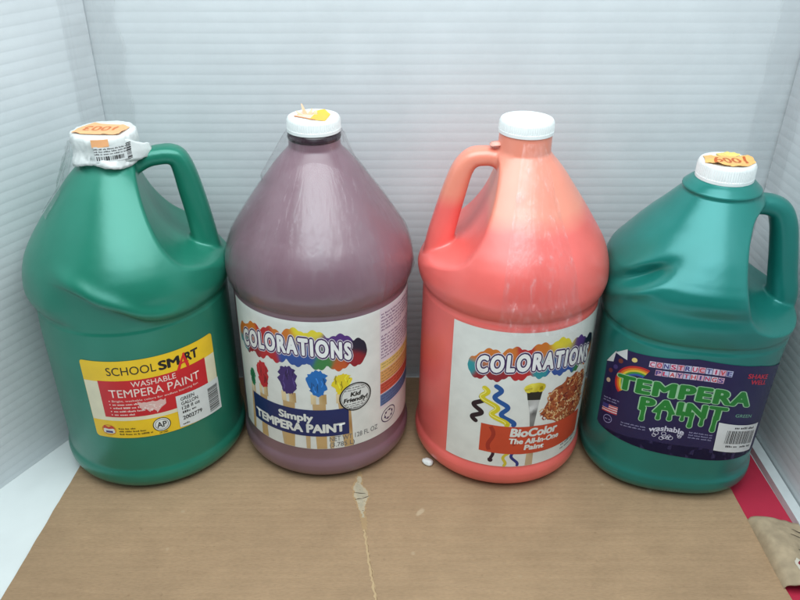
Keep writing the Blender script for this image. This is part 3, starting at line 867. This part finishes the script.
# --- label 1 : yellow / red
L1 = Art()
sl = lambda u, z: (u, z - (u + 25) * .012)
YEL = lin(250, 206, 40); CREAM = lin(238, 230, 200); RED = lin(208, 36, 46)
L1.rrect(-25.5, 86, 60.5, 136.8, 3, YEL, 0)
L1.rect(-25.3, 85.8, 78.5, 117.5, CREAM, .7)
L1.rect(-13.3, 75, 82.2, 118.2, RED, 1.4)
L1.text('SCHOOL', -4.5, 33.5, 123.5, 131.0, BLACK, 2.2, bold=-.004)
L1.text('SM', 36, 52, 123.3, 131.2, BLACK, 2.2, bold=.045)
L1.text('RT', 57.5, 69, 123.3, 131.2, BLACK, 2.2, bold=.045)
for pts, wd in ((((50.5, 118.0), (53.5, 125), (56.8, 131.5)), [2.6, 2.0, 1.6]), (((56.3, 131.5), (57.0, 126), (58.8, 119.5)), [1.5, 2.2, 2.8]), (((51.5, 122), (55, 123.6), (59.5, 123)), [1.0, 1.6, 1.2])):
    L1.stroke(pts, wd, lin(226, 40, 44), 2.8)
LW = lin(245, 222, 214)
L1.text('WASHABLE', 12.5, 47.5, 111.6, 116.6, LW, 2.2, bold=.004)
L1.text('TEMPERA PAINT', -6.0, 67.5, 102.0, 109.5, LW, 2.2, bold=.004)
for k, (ln, t) in enumerate(((72, 'Bright, washable colors for endless learning fun'), (30, ''), (34, ''), (26, ''), (16, ''))):
    z = 97.5 - k * 3.4
    L1.ell(-7.2, z + .8, .55, .55, LW, 2.2, 8)
    if t: L1.text(t, -5, 65, z, z + 1.9, LW, 2.2)
    else: L1.greek(-5, -5 + ln, z, 1.7, LW, 2.2, seed=k)
rd = random.Random(8)
pts = [(15 + 22 * t + rd.uniform(-1, 1), 95.2 + 1.8 * rd.random() - 1.2 * t) for t in np.linspace(0, 1, 12)] + [(37 - 21 * t + rd.uniform(-.8, .8), 90.5 - 5.2 * math.sin(math.pi * t) + 3.0 * rd.uniform(-1, 1) * math.sin(math.pi * t)) for t in np.linspace(0, 1, 14)]
L1.poly(pts, lin(232, 190, 184), 3)
for k in range(12): L1.ell(rd.uniform(18, 35), rd.uniform(86, 94), rd.uniform(.5, 1.6), rd.uniform(.4, 1.2), lin(244, 222, 216), 3.5, 9, .3, k)
L1.ell(30, 70.5, 7.2, 7.0, WHITE, 2); L1.ring(30, 70.5, 7.2, 7.0, .7, BLACK, 2.6); L1.ring(30, 70.5, 5.4, 5.2, .35, BLACK, 2.6)
L1.text('AP', 26.2, 33.8, 67.8, 73.2, BLACK, 3, bold=.02)
L1.greek(27, 34, 61.7, 1.2, BLACK, 2.4, 3)
L1.poly([(-18, 66), (-16.5, 72.5), (-13, 71), (-9.5, 72.5), (-8, 66), (-11, 64.8), (-15, 64.8)], WHITE, 2)
L1.poly([(-18.4, 69.5), (-16.2, 73.2), (-13, 71.4), (-9.8, 73.2), (-7.6, 69.5), (-9.5, 70), (-13, 69.4), (-16.5, 70)], lin(206, 60, 40), 2.6)
L1.rect(-16, -10, 65.5, 67.6, lin(70, 50, 120), 2.6)
L1.ring(-13, 68.6, 6.0, 5.2, .4, lin(206, 60, 40), 2.5)
for k in range(3): L1.greek(-4.5, (10, 17, 22)[k], 69.6 - k * 2.9, 1.5, lin(70, 50, 20), 2.4, 10 + k)
lab1 = L1.build('label', J1, lambda u, z, o: jug1.at(u, z, o), cut=3)
S1 = Art()
S1.poly([(44, 62.0), (86.3, 59.5), (86.3, 92), (75, 92.5), (44.3, 94)], lin(226, 230, 230), 0)
for k, t in enumerate(('GREEN', 'GALLON', '128 fl oz')):
    S1.text(t, 48, (60, 63, 64)[k], 88.0 - k * 4.6, 91.2 - k * 4.6, BLACK, 1, bold=.02)
S1.greek(48, 60, 75.0, 2.2, BLACK, 1, 5); S1.text('2002779', 47.5, 65, 68.6, 72.2, BLACK, 1, bold=.03); S1.greek(47, 55, 63.6, 1.6, BLACK, 1, 6)
S1.barcode(73, 84, 62.5, 87, 1, 4, vert=False)
S1.build('barcode_sticker', lab1, lambda u, z, o: jug1.at(u, z, o), base=.75, cut=3)

# --- colour splash logo
def splash(art, u0, u1, zmid, arch, h, anchors, seed):
    rd = random.Random(seed); top = []; bot = []
    n = 150
    for i in range(n + 1):
        t = i / n; u = u0 + (u1 - u0) * t
        c = zmid + arch * (1 - (2 * t - 1) ** 2)
        e = max(.04, math.sqrt(max(0, 1 - (2 * t - 1) ** 8)))
        lob = abs(math.sin(t * math.pi * 6.3 + seed)) * 5.0 + abs(math.sin(t * math.pi * 17 + 2 * seed)) * 1.8 - 2 + 3.5 * math.exp(-((t - .57) / .12) ** 2)
        lob2 = abs(math.sin(t * math.pi * 7.2 + 1.3 + seed)) * 5.0 + abs(math.sin(t * math.pi * 19 + seed)) * 1.8 - 2 + 2.5 * math.exp(-((t - .75) / .15) ** 2)
        top.append((u, c + e * (h * .5 + lob))); bot.append((u, c - e * (h * .5 + lob2)))
    K = len(top)
    art.raw(top + bot, [(q, K + q, K + q + 1, q + 1) for q in range(K - 1)], blend(anchors, 5.5), .5)
ORN = lin(214, 120, 40); RD = lin(190, 34, 40); YL = lin(238, 220, 50); PUR = lin(84, 44, 128); DNV = lin(24, 24, 52); BLU = lin(46, 84, 160); GRN = lin(58, 130, 70); TEL = lin(40, 150, 160); MAR = lin(150, 28, 44)

# --- label 2
L2 = Art()
LIL = lin(214, 200, 216)
L2.rect(-85, 118, 37.0, 164.5, WHITE, 0)
splash(L2, -80, 43, 131, 8, 25, [(-74, 140, ORN), (-60, 146, ORN), (-45, 150, RD), (-28, 156, ORN), (-10, 162, YL), (4, 160, YL), (14, 154, PUR), (24, 148, PUR), (36, 142, DNV), (42, 138, DNV), (-70, 126, TEL), (-60, 122, MAR), (-40, 124, RD), (-22, 128, BLU), (-8, 130, BLU), (6, 124, GRN), (20, 119, lin(200, 90, 40)), (32, 124, MAR)], 1.0)
arch2 = lambda u, z: (u, z - 9.0 * ((u + 17) / 50.0) ** 2)
L2.text('COLORATIONS', -72.0, 28.5, 134.5, 149.0, lin(246, 246, 246), 2.9, bold=.06, fn=arch2, outline=[(.085, lin(66, 28, 92)), (.125, lin(232, 226, 236))], spacing=1.27)
# brushes
def brush(art, u, zt, zb, wd, col, seed, lean=0, hz0=37.3):
    rd = random.Random(seed)
    x = lambda z: u + lean * (zt - z) / 60
    art.poly([(x(zb) - wd * .32, zb), (x(zb) + wd * .32, zb), (x(zb - 12) + wd * .30, zb - 12), (x(hz0) + wd * .24, hz0), (x(hz0) - wd * .24, hz0), (x(zb - 12) - wd * .30, zb - 12)],
             blend([(x(60) - wd * .3, 60, lin(226, 196, 146)), (x(60) + wd * .3, 60, lin(172, 128, 76)), (x(45), 45, lin(206, 170, 116))]), 1.0)
    art.rect(x(zb) - wd * .36, x(zb) + wd * .36, zb - 8, zb + 2, blend([(u - wd * .3, zb, lin(236, 214, 170)), (u + wd * .35, zb, lin(186, 150, 96))]), 1.2)
    art.rect(x(zb) - wd * .12, x(zb) + wd * .02, zb - 8, zb, lin(222, 222, 216), 1.4)
    pts = []
    for k in range(40):
        a = 2 * math.pi * k / 40
        pts.append((x((zt + zb) / 2) + wd * (.46 + .1 * rd.uniform(-1, 1)) * math.cos(a) * (1.0 if math.sin(a) > 0 else .85), (zt + zb) / 2 + (zt - zb) / 2 * (1 + .08 * rd.uniform(-1, 1)) * math.copysign(abs(math.sin(a)) ** .7, math.sin(a))))
    dk = tuple(c * .45 for c in col); lt = tuple(min(1, c * 1.7 + .03) for c in col)
    art.poly(pts, col, 1.7)
    for k in range(9):
        a = x((zt + zb) / 2) + rd.uniform(-.32, .32) * wd; zz = zb + (zt - zb) * rd.uniform(.15, .7)
        art.stroke([(a, zz), (a + rd.uniform(-1, 1), zz + 3), (a + rd.uniform(-1.5, 1.5), zz + 6)], rd.uniform(.5, 1.1), rd.choice((dk, lt)), 2.0)
brush(L2, -62.5, 104, 86, 8, lin(30, 128, 80), 1, -6)
brush(L2, -48.5, 117.5, 91, 14, lin(196, 28, 40), 2, -4)
brush(L2, -23.5, 121, 93, 18, lin(64, 44, 112), 3, -2)
brush(L2, .5, 119, 93, 18, lin(20, 110, 190), 4, 1)
brush(L2, 20, 114, 93, 17, lin(238, 214, 40), 5, 4)
for u, ln in ((-56, -3), (-36, -3), (-12, 0), (10, 2)):
    L2.poly([(u, 76), (u + 5, 76), (u + 4 - ln, 37.4), (u + .6 - ln, 37.4)], blend([(u, 60, lin(228, 204, 160)), (u + 5, 60, lin(180, 140, 90))]), .9)
BN = lin(22, 40, 100)
L2.rect(-65.5, 25.5, 51.0, 79.0, BN, 2.3)
bf = lambda u, z: (u, z)
L2.text('Simply', -35, -5, 67.0, 74.2, WHITE, 3, bold=.045)
L2.text('TEMPERA PAINT', -62.5, 21.5, 55.2, 63.5, WHITE, 3, bold=.055)
L2.ell(32, 88.5, 14.3, 14.3, lin(228, 230, 228), 3); L2.ring(32, 88.5, 14.3, 14.3, 1.3, BLACK, 3.5); L2.ring(32, 88.5, 12.4, 12.4, .4, BLACK, 3.5)
L2.text('Kid', 27.5, 36.5, 89.5, 93.5, BLACK, 3.6, bold=.05, shear=.15)
L2.text('Friendly!', 21.5, 42.8, 84.0, 88.0, BLACK, 3.6, bold=.05, shear=.15)
for k, (a, b) in enumerate(((24, 40), (22.5, 41.5))): L2.greek(a, b, 97.5 - k * 2.2, 1.1, BLACK, 3.6, k)
for k, (a, b) in enumerate(((22.5, 41.5), (24, 40), (26, 38))): L2.greek(a, b, 81.2 - k * 2.2, 1.1, BLACK, 3.6, 7 + k)
GRY = lin(112, 112, 116)
L2.text('NET WT 128 FL OZ', 8.5, 53, 45.2, 50.2, GRY, 2, bold=.005)
L2.text('(3.785 L)', 8.5, 30, 39.0, 43.6, GRY, 2, bold=.005)
L2.rect(56, 118, 64, 164.0, lin(228, 220, 228), .5)
PT = lin(116, 78, 124)
for k in range(15):
    z = 158 - k * 3.0
    if k == 6: continue
    L2.greek(57.5, 116 if k not in (5, 14) else 88, z, 1.6, PT, 1.5, 60 + k)
for z0, z1, c in ((104, 112, lin(238, 212, 130)), (91, 103.5, lin(230, 178, 110)), (80, 90.5, lin(216, 96, 74)), (67, 79, lin(92, 124, 172))):
    L2.rect(56.5, 118, z0, z1, c, 1.0)
    for k in range(int((z1 - z0) / 3)): L2.greek(58, 112, z1 - 2.6 - k * 3, 1.3, tuple(x * .45 for x in c), 1.6, int(z0) + k)
L2.ring(67, 53.5, 9.5, 8.0, .9, DPUR, 1.5); L2.ring(67, 53.5, 5.5, 4.6, .6, DPUR, 1.5)
for k in range(6):
    a = k * math.pi / 3 + .3; L2.ell(67 + 5.0 * math.cos(a), 53.5 + 4.2 * math.sin(a), 1.2, 1.1, DPUR, 1.6, 10)
L2.build('label', J2, lambda u, z, o: jug2.at(u, z, o), cut=3)

# --- label 3
L3 = Art()
L3.rect(-56, 90, 27.0, 161.5, WHITE, 0)
splash(L3, -41, 84, 125, 9, 24, [(-38, 138, ORN), (-24, 142, ORN), (-10, 146, ORN), (4, 148, RD), (16, 150, ORN), (28, 156, YL), (44, 156, YL), (58, 148, PUR), (72, 140, DNV), (-40, 124, TEL), (-28, 116, MAR), (-12, 116, MAR), (4, 120, RD), (18, 124, TEL), (30, 122, BLU), (44, 118, BLU), (58, 112, GRN), (70, 114, ORN)], 2.1)
arch3 = lambda u, z: (u, z - 6.5 * ((u - 12) / 45.0) ** 2)
L3.text('COLORATIONS', -32.5, 73.5, 127, 141.5, lin(246, 246, 246), 2.9, bold=.06, fn=arch3, outline=[(.085, lin(58, 26, 88)), (.125, lin(232, 226, 236))], spacing=1.27)
def wiggle(u, zt, zb, amp, nw, lean, ph=0):
    return [(u + lean * t + amp * math.sin(t * nw * 2 * math.pi + ph), zt + (zb - zt) * t) for t in np.linspace(0, 1, 60)]
L3.stroke(wiggle(-29, 97, 72, 3.6, 1.9, -1, .5), 4.2, lin(36, 20, 34), 1.2)
L3.stroke(wiggle(-17, 110, 72, 3.8, 2.3, 15, .3), 4.2, lin(20, 84, 158), 1.3)
L3.stroke(wiggle(-28, 106.5, 72, 4.2, 2.2, 20, .8), [4.6] * 60, lin(222, 206, 34), 1.5)
L3.stroke(wiggle(-29.5, 106, 73, 4.2, 2.2, 20, .8), .8, lin(246, 240, 140), 1.7)
L3.stroke(wiggle(-14.3, 44, 33, .9, .8, 0), [2.8] * 50 + [4.2] * 10, lin(48, 18, 40), 1.2)
L3.stroke(wiggle(3.2, 43, 28.5, 2.2, .9, 3, 2.8), 2.6, lin(40, 52, 130), 1.2)
L3.stroke(wiggle(-1, 42, 28.2, 2.2, .9, -4, 2.8), 2.6, lin(220, 200, 60), 1.3)
# sponge brush
L3.poly([(15.2, 64), (20.5, 64), (21.5, 27.3), (14.8, 27.3)], blend([(15, 45, lin(226, 200, 160)), (21, 45, lin(170, 140, 110))]), 1.0)
L3.poly([(10.2, 97.5), (20.6, 96.5), (19.3, 82), (17.8, 64), (15.4, 64), (13.2, 83)], blend([(10, 90, lin(160, 160, 158)), (14, 88, lin(236, 236, 236)), (17, 84, lin(90, 90, 92)), (20, 90, lin(196, 196, 196)), (16, 68, lin(120, 120, 120))]), 1.3)
L3.poly([(8.4, 106.5), (22, 105), (20.8, 96.2), (10.0, 97.4)], lin(32, 34, 30), 1.6)
L3.ell(15.2, 109.3, 9.2, 4.6, blend([(10, 111, lin(246, 232, 90)), (20, 106, lin(206, 184, 30))]), 1.9, 26, .05, 3)
L3.ell(10, 108.2, 3.4, 3.6, lin(236, 218, 60), 1.9, 14, .08, 4); L3.ell(20.5, 107.2, 3.2, 3.2, lin(222, 200, 40), 1.9, 14, .08, 5)
# pile of red-brown shavings
rd = random.Random(12)
PO = [(22, 81), (27, 88), (30, 95), (29, 99), (35, 104), (41, 106), (46, 111), (52, 109), (57, 112), (63, 108), (70, 108), (76, 100), (74, 88), (75, 70), (62, 62), (46, 62), (38, 70), (31, 73), (27, 78)]
L3.poly([(a + rd.uniform(-.8, .8), b + rd.uniform(-.8, .8)) for p, q in zip(PO, PO[1:] + PO[:1]) for a, b in (p, ((p[0] + q[0]) / 2, (p[1] + q[1]) / 2))], lin(166, 84, 46), 1.0)
def inp(u, z):
    c = False
    for (x1, y1), (x2, y2) in zip(PO, PO[1:] + PO[:1]):
        if (y1 > z) != (y2 > z) and u < (x2 - x1) * (z - y1) / (y2 - y1) + x1: c = not c
    return c
cnt = 0
while cnt < 300:
    u, z = rd.uniform(22, 76), rd.uniform(62, 112)
    if not inp(u, z): continue
    a = rd.uniform(0, 6.28); l = rd.uniform(1.5, 3.6)
    c = rd.choice((lin(226, 178, 120), lin(206, 128, 70), lin(150, 56, 36), lin(112, 40, 34), lin(236, 200, 150), lin(190, 92, 50)))
    L3.stroke([(u, z), (u + l * math.cos(a), z + l * math.sin(a)), (u + 1.6 * l * math.cos(a + .6), z + 1.6 * l * math.sin(a + .6))], rd.uniform(.7, 1.5), c, 1.2 + (cnt % 8) * .08, cap=False); cnt += 1
L3.ring(80, 84, 11, 12, .8, BLACK, 1.5)
OB = lin(206, 74, 44)
L3.poly([(-25.5, 42.0), (76, 38.0), (76, 62.0), (68, 64.5), (20, 69.5), (-25.5, 71)], OB, 2.4)
L3.stroke(wiggle(-17.5, 69, 44, 2.4, .9, 2), 3.4, lin(168, 48, 34), 2.6, cap=False)
L3.stroke(wiggle(3, 69, 50, 2.0, .9, 2), 2.6, lin(176, 58, 38), 2.6, cap=False)
f3 = lambda u, z: (u, z - (u - 20) * .06)
L3.text('BioColor', -.5, 42, 59.0, 67.0, WHITE, 3, bold=.05, fn=f3, shear=.08)
L3.text('The All-In-One', -1.0, 45, 51.3, 56.5, WHITE, 3, bold=.05, fn=f3, shear=.08)
L3.text('Paint', 12.5, 30, 44.6, 49.6, WHITE, 3, bold=.05, fn=f3, shear=.08)
L3.greek(51, 74, 36, 2.2, GRY, 1.5, 3); L3.greek(51, 72, 32, 2.2, GRY, 1.5, 4)
L3.build('label', J3, lambda u, z, o: jug3.at(u, z, o), cut=3)

# --- label 4
L4 = Art()
NB = lin(26, 24, 76); LG = lin(160, 206, 168); GN = lin(24, 128, 50)
bow4 = lambda u, z: (u, z - 6.0 * ((u + 22) / 50.0) ** 2)
L4.poly([(-91, 65), (-88, 62), (-40, 59.5), (0, 59.2), (40, 59.0), (64, 59.0), (64, 145.5), (30, 144.5), (-19, 144), (-72, 142.8), (-74, 137), (-82, 138.5), (-84, 131.5), (-91, 128)], NB, 0)
L4.poly([(-91.2, 126.5), (-81.8, 139.3), (-83.2, 128.2)], lin(226, 230, 230), .6)
L4.poly([(-82.5, 137.5), (-71.8, 143.6), (-70.5, 133.5)], lin(218, 224, 226), .6)
def crayon(t, u0, u1, z0, z1, seed):
    n = len(t); w = (u1 - u0) / n
    for k, ch in enumerate(t):
        if ch == ' ': continue
        L4.rect(u0 + k * w + .1, u0 + (k + .93) * w, z0 - .5, z1 + .6, (lin(222, 206, 226), lin(214, 170, 196), lin(190, 196, 226))[(k + seed) % 3], 1)
        q0, q1 = (.40, .54) if ch == 'I' else (.14, .78)
        L4.text(ch, u0 + (k + q0) * w, u0 + (k + q1) * w, z0 + .2, z1 - .2, (lin(200, 40, 90), lin(60, 50, 130), lin(208, 60, 60))[(k * 2 + seed) % 3], 2, bold=.03)
crayon('CONSTRUCTIVE', -53, 8.5, 132.2, 136.6, 0)
crayon('PLAYTHINGS', -47.5, 3.5, 125.2, 129.3, 1)
for r0, c in ((17.5, lin(196, 40, 46)), (15.6, lin(226, 120, 40)), (13.7, lin(226, 200, 60)), (11.8, lin(60, 150, 70)), (10.0, lin(50, 90, 170))):
    L4.stroke([(-60 + r0 * math.cos(R(a)), 112.5 + r0 * math.sin(R(a)) * .95) for a in np.linspace(62, 222, 40)], 1.9, c, .8, cap=False)
for u, z, c in ((-64.5, 135.2, lin(226, 206, 130)), (-76, 131, lin(120, 60, 50)), (-84.6, 119, lin(110, 50, 60)), (-85.4, 109, lin(220, 190, 160)), (-80, 124, lin(70, 60, 120))):
    L4.ell(u, z, 2.3, 2.2, c, 1, 14)
def fat(t, u0, u1, z0, z1, L=3, sp=1.1):
    L4.text(t, u0, u1, z0, z1, GN, L, bold=.055, shear=.0, outline=[(.045, LG)], spacing=sp)
fat('TEMPERA', -75, 29, 105.5, 118.2)
for u, ln, w in ((-50.5, 9.5, 3.4), (-38.5, 6, 3.0), (-30, 5.5, 3.2), (-20.5, 4.5, 2.8), (-13.8, 10, 3.4), (-5.4, 7, 3.0), (4.4, 11, 3.6)):
    L4.stroke([(u, 91.5), (u, 90 - ln * .55), (u, 89.5 - ln)], [w + 1.5, w + .9, w + 1.7], LG, 2.5); L4.stroke([(u, 92), (u, 90 - ln * .55), (u, 89.5 - ln)], [w, w - .5, w + .4], GN, 3.1)
fat('PAINT', -53, 11.5, 89.5, 101.5)
L4.text('SHAKE', 21, 41, 132.3, 136.4, lin(196, 40, 66), 2, bold=.03); L4.text('WELL', 25, 41, 126.8, 130.8, lin(196, 40, 66), 2, bold=.03)
L4.text('GREEN', 20.5, 36.5, 93.8, 96.8, lin(120, 176, 150), 2, bold=.0, outline=[(.03, lin(60, 84, 110))])
LL = lin(214, 214, 232)
arcw = lambda u, z: bow4(u, z - .012 * (u + 30) ** 2)
L4.text('washable', -43, -16.5, 71.8, 76.8, LL, 2, bold=.03, fn=arcw)
rd = random.Random(2)
for k in range(12): L4.ring(rd.uniform(-39, -19), rd.uniform(63, 69.5), (q := rd.uniform(1.3, 2.5)), q, .45, LL, 2 + .02 * k, 16)
for k in range(3): L4.greek(-12.5, 6, 72.6 - k * 2.6, 1.3, lin(150, 150, 190), 2, 80 + k)
for k in range(2): L4.greek(-66, -46, 71.5 - k * 2.6, 1.2, lin(150, 150, 190), 2, 90 + k)
for k in range(2): L4.greek(-87, -71, 91 - k * 2.6, 1.3, lin(150, 150, 190), 2, 95 + k)
L4.rect(-87, -71, 77.2, 85.5, lin(224, 214, 220), 1)
for k in range(4): L4.rect(-87, -71, 77.2 + k * 2.3, 78.4 + k * 2.3, lin(196, 60, 76), 1.3)
L4.rect(-87, -80, 81.2, 85.5, lin(60, 60, 130), 1.6)
L4.ring(-79, 70.6, 4.6, 4.3, .7, lin(150, 150, 196), 1.5); L4.greek(-82, -76, 69.8, 1.6, lin(150, 150, 196), 1.5, 4)
L4.items = [(v if fl else np.array([bow4(a, b) for a, b in v]), f, c, l) for (v, f, c, l), fl in zip(L4.items, [False] * len(L4.items))]
lab4 = L4.build('label', J4, lambda u, z, o: jug4.at(u, z, o), cut=3)
S4 = Art()
S4.poly([(8.2, 87.2), (50.5, 87.2), (49.5, 58.6), (9.6, 58.6)], lin(226, 229, 230), 0)
S4.barcode(17, 47.5, 66.5, 80, 1, 14)
S4.greek(23, 44, 82, 2.2, BLACK, 1, 3); S4.greek(19, 30, 62.8, 2.0, BLACK, 1, 5); S4.greek(33, 46, 62.8, 2.0, BLACK, 1, 6)
S4.items = [(np.array([bow4(a, b) for a, b in v]), f, c, l) for v, f, c, l in S4.items]
S4.build('barcode_sticker', lab4, lambda u, z, o: jug4.at(u, z, o), base=.8, cut=3)

# ------------------------------------------------------------------ tears in the cardboard
T = Art(); rd = random.Random(5)
PLY = lin(186, 172, 146); PLL = lin(204, 178, 142); SLIT = lin(70, 56, 42)
LE = [(-27.5, 504.9), (-29.1, 493.1), (-31.3, 485.9), (-30.5, 476.1), (-28.2, 467.8), (-25.9, 459.8), (-23.3, 453.2), (-22.3, 446.8), (-21.3, 439.2), (-19.6, 433.0)]
RE = [(-24.4, 504.9), (-22.0, 496.0), (-22.8, 488.8), (-18.6, 483.1), (-15.4, 476.1), (-17.3, 469.2), (-18.7, 461.1), (-18.8, 453.2), (-16.7, 445.5), (-17.5, 439.2), (-18.1, 433.0)]
zz_ = np.linspace(504.9, 433, 60)
li = np.interp(-zz_, [-p[1] for p in LE], [p[0] for p in LE]); ri = np.interp(-zz_, [-p[1] for p in RE], [p[0] for p in RE])
def ragged(off, amp, col, L, z0, z1):
    k = [q for q in range(60) if z1 <= zz_[q] <= z0]
    a = [(li[q] + off + rd.uniform(-amp, amp), zz_[q]) for q in k]; b = [(max(ri[q] - off + rd.uniform(-amp, amp), li[q] + off + .4), zz_[q]) for q in k]
    T.raw(a + b, [(q, q + 1, len(k) + q + 1, len(k) + q) for q in range(len(k) - 1)], col, L)
ragged(0, .9, lin(176, 146, 108), 0, 505, 433)
ragged(1.3, .9, PLY, .4, 500, 449)
ragged(3.4, 1.1, lin(176, 166, 144), .7, 492, 460)
mid = [(np.interp(-y, [-433, -419.7, -405.8, -390.2, -369.2, -292], [-18.9, -17.0, -14.9, -12.4, -8.9, 3]) + rd.uniform(-.5, .5), y) for y in np.linspace(437, 293, 70)]
T.stroke(mid, [max(.4, 2.4 * (1 - .3 * k / 70) + rd.uniform(-1.1, .9)) for k in range(70)], lin(192, 164, 126), .4, cap=False)
T.stroke([(a + .8, b) for a, b in mid], [max(.15, rd.uniform(-.2, .7)) for _ in mid], lin(126, 98, 68), .8, cap=False)
for pts in ([(-28.3, 470.2), (-25, 471.4), (-22.3, 471.6)], [(-22.3, 471.6), (-19, 473.2), (-16.4, 474.6)], [(-29.6, 478.9), (-24, 477.9), (-19.5, 477.6)], [(-21.8, 457.9), (-20.4, 457.5)], [(-20.3, 434.6), (-19.2, 434.0)]):
    T.stroke(pts, [.35] + [.95] * (len(pts) - 2) + [.4], SLIT, 1.1, cap=False)
for k in range(22):
    y = rd.uniform(450, 494); a = np.interp(-y, -zz_, li) + rd.uniform(1.5, 8)
    if a < np.interp(-y, -zz_, ri) - 2:
        T.stroke([(a, y), (a + rd.uniform(.8, 2.2), y + rd.uniform(-.5, .5))], rd.uniform(.3, .8), lin(150, 134, 104) if k % 2 else lin(206, 194, 164), .9, cap=False)
T.build('torn_seam', card, lambda u, v, o: np.c_[u, v - .46, .0040 + o], lay=.12, base=.15, cut=6)

def flap():
    V = []; Fc = []; ns, nt_ = 36, 24
    A = Vector((.2980, .4478)); B = Vector((.2968, .3790))
    for j in range(ns + 1):
        sj = j / ns; e = A.lerp(B, sj)
        wd = .050 - .006 * sj + .0016 * noise.noise(Vector((sj * 12, 1, 7)))
        for i in range(nt_ + 1):
            t = i / nt_
            x = e.x + wd * t
            y = e.y - .008 * t * (1 - sj) - .005 * t * sj + .0012 * noise.noise(Vector((t * 9, sj * 2, 3))) * (1 if j in (0, ns) else 0)
            z = .0002 + .0125 * math.sin(math.pi * min(1, t * 1.05) ** .55) * (.55 + .45 * (1 - abs(2 * sj - 1) ** 2)) * (1 - .35 * t) + .0009 * noise.noise(Vector((x * 180, y * 180, 2)))
            V.append((x, y - .46, .0036 + max(z, -.002 * t)))
    W = nt_ + 1; K = len(V)
    V += [(x, y, z - .0011) for x, y, z in V]
    for j in range(ns):
        for i in range(nt_):
            a = j * W + i
            Fc.append((a, a + W, a + W + 1, a + 1)); Fc.append((K + a, K + a + 1, K + a + W + 1, K + a + W))
    for i in range(nt_):
        Fc.append((i, i + 1, K + i + 1, K + i)); a = ns * W + i; Fc.append((a + 1, a, K + a, K + a + 1))
    for j in range(ns):
        a = j * W; Fc.append((a + W, a, K + a, K + a + W)); a += nt_; Fc.append((a, a + W, K + a + W, K + a))
    return mesh_from(V, Fc), V[:K], W
fm, FV, FW = flap()
fl = link('torn_flap', fm, M['peel'], card)
def on_flap(u, v, o):       # u across 0..1, v along 0..1 (in metres of the drawing / 100)
    out = []
    for a, b, q in zip(np.ravel(u) * 10, np.ravel(v) * 10, np.ravel(o)):
        i = min(max(a, 0), .999) * (FW - 1); j = min(max(b, 0), .999) * 36
        i0, j0 = int(i), int(j); fi, fj = i - i0, j - j0
        p = [Vector(FV[(j0 + dj) * FW + i0 + di]) for dj in (0, 1) for di in (0, 1)]
        c = p[0] * (1 - fi) * (1 - fj) + p[1] * fi * (1 - fj) + p[2] * (1 - fi) * fj + p[3] * fi * fj
        out.append((c.x, c.y, c.z + q))
    return np.array(out)
F = Art()
for b, a0, a1 in ((16, 58, 82), (27, 50, 92), (40, 62, 95), (52, 48, 70), (66, 66, 96)):
    F.stroke([(a0, b), ((a0 + a1) / 2, b + 1.2), (a1, b - .5)], [.6, 1.8, .7], SLIT, .5, cap=False)
F.ell(40, 76, 11, 9, lin(214, 206, 190), .5, 16, .25, 3)
F.poly([(33, 75), (38, 71), (46, 70), (50, 76), (45, 80), (40, 82), (36, 79)], lin(140, 24, 44), 1)
F.build('ply_marks', fl, on_flap, lay=.15, base=.3, cut=4)

# ------------------------------------------------------------------ small things on the cardboard
bm = bmesh.new(); bmesh.ops.create_icosphere(bm, subdivisions=3, radius=1)
for v in bm.verts:
    v.co *= 1 + .25 * noise.noise(v.co * 1.6)
    v.co.x *= .0065; v.co.y *= .0045; v.co.z *= .0032
bmesh.ops.translate(bm, vec=(0, 0, .0026), verts=bm.verts)
me = bpy.data.meshes.new('m'); bm.to_mesh(me); bm.free()
o = link('foam_scrap', me, M['foam']); o.location = (.0362, .5150, 0.0001); o.scale = (.85, .85, .85); o.rotation_euler = (0, 0, R(-35))
tag(o, 'small white foam scrap on the cardboard against the base of the coral red jug', 'scrap')
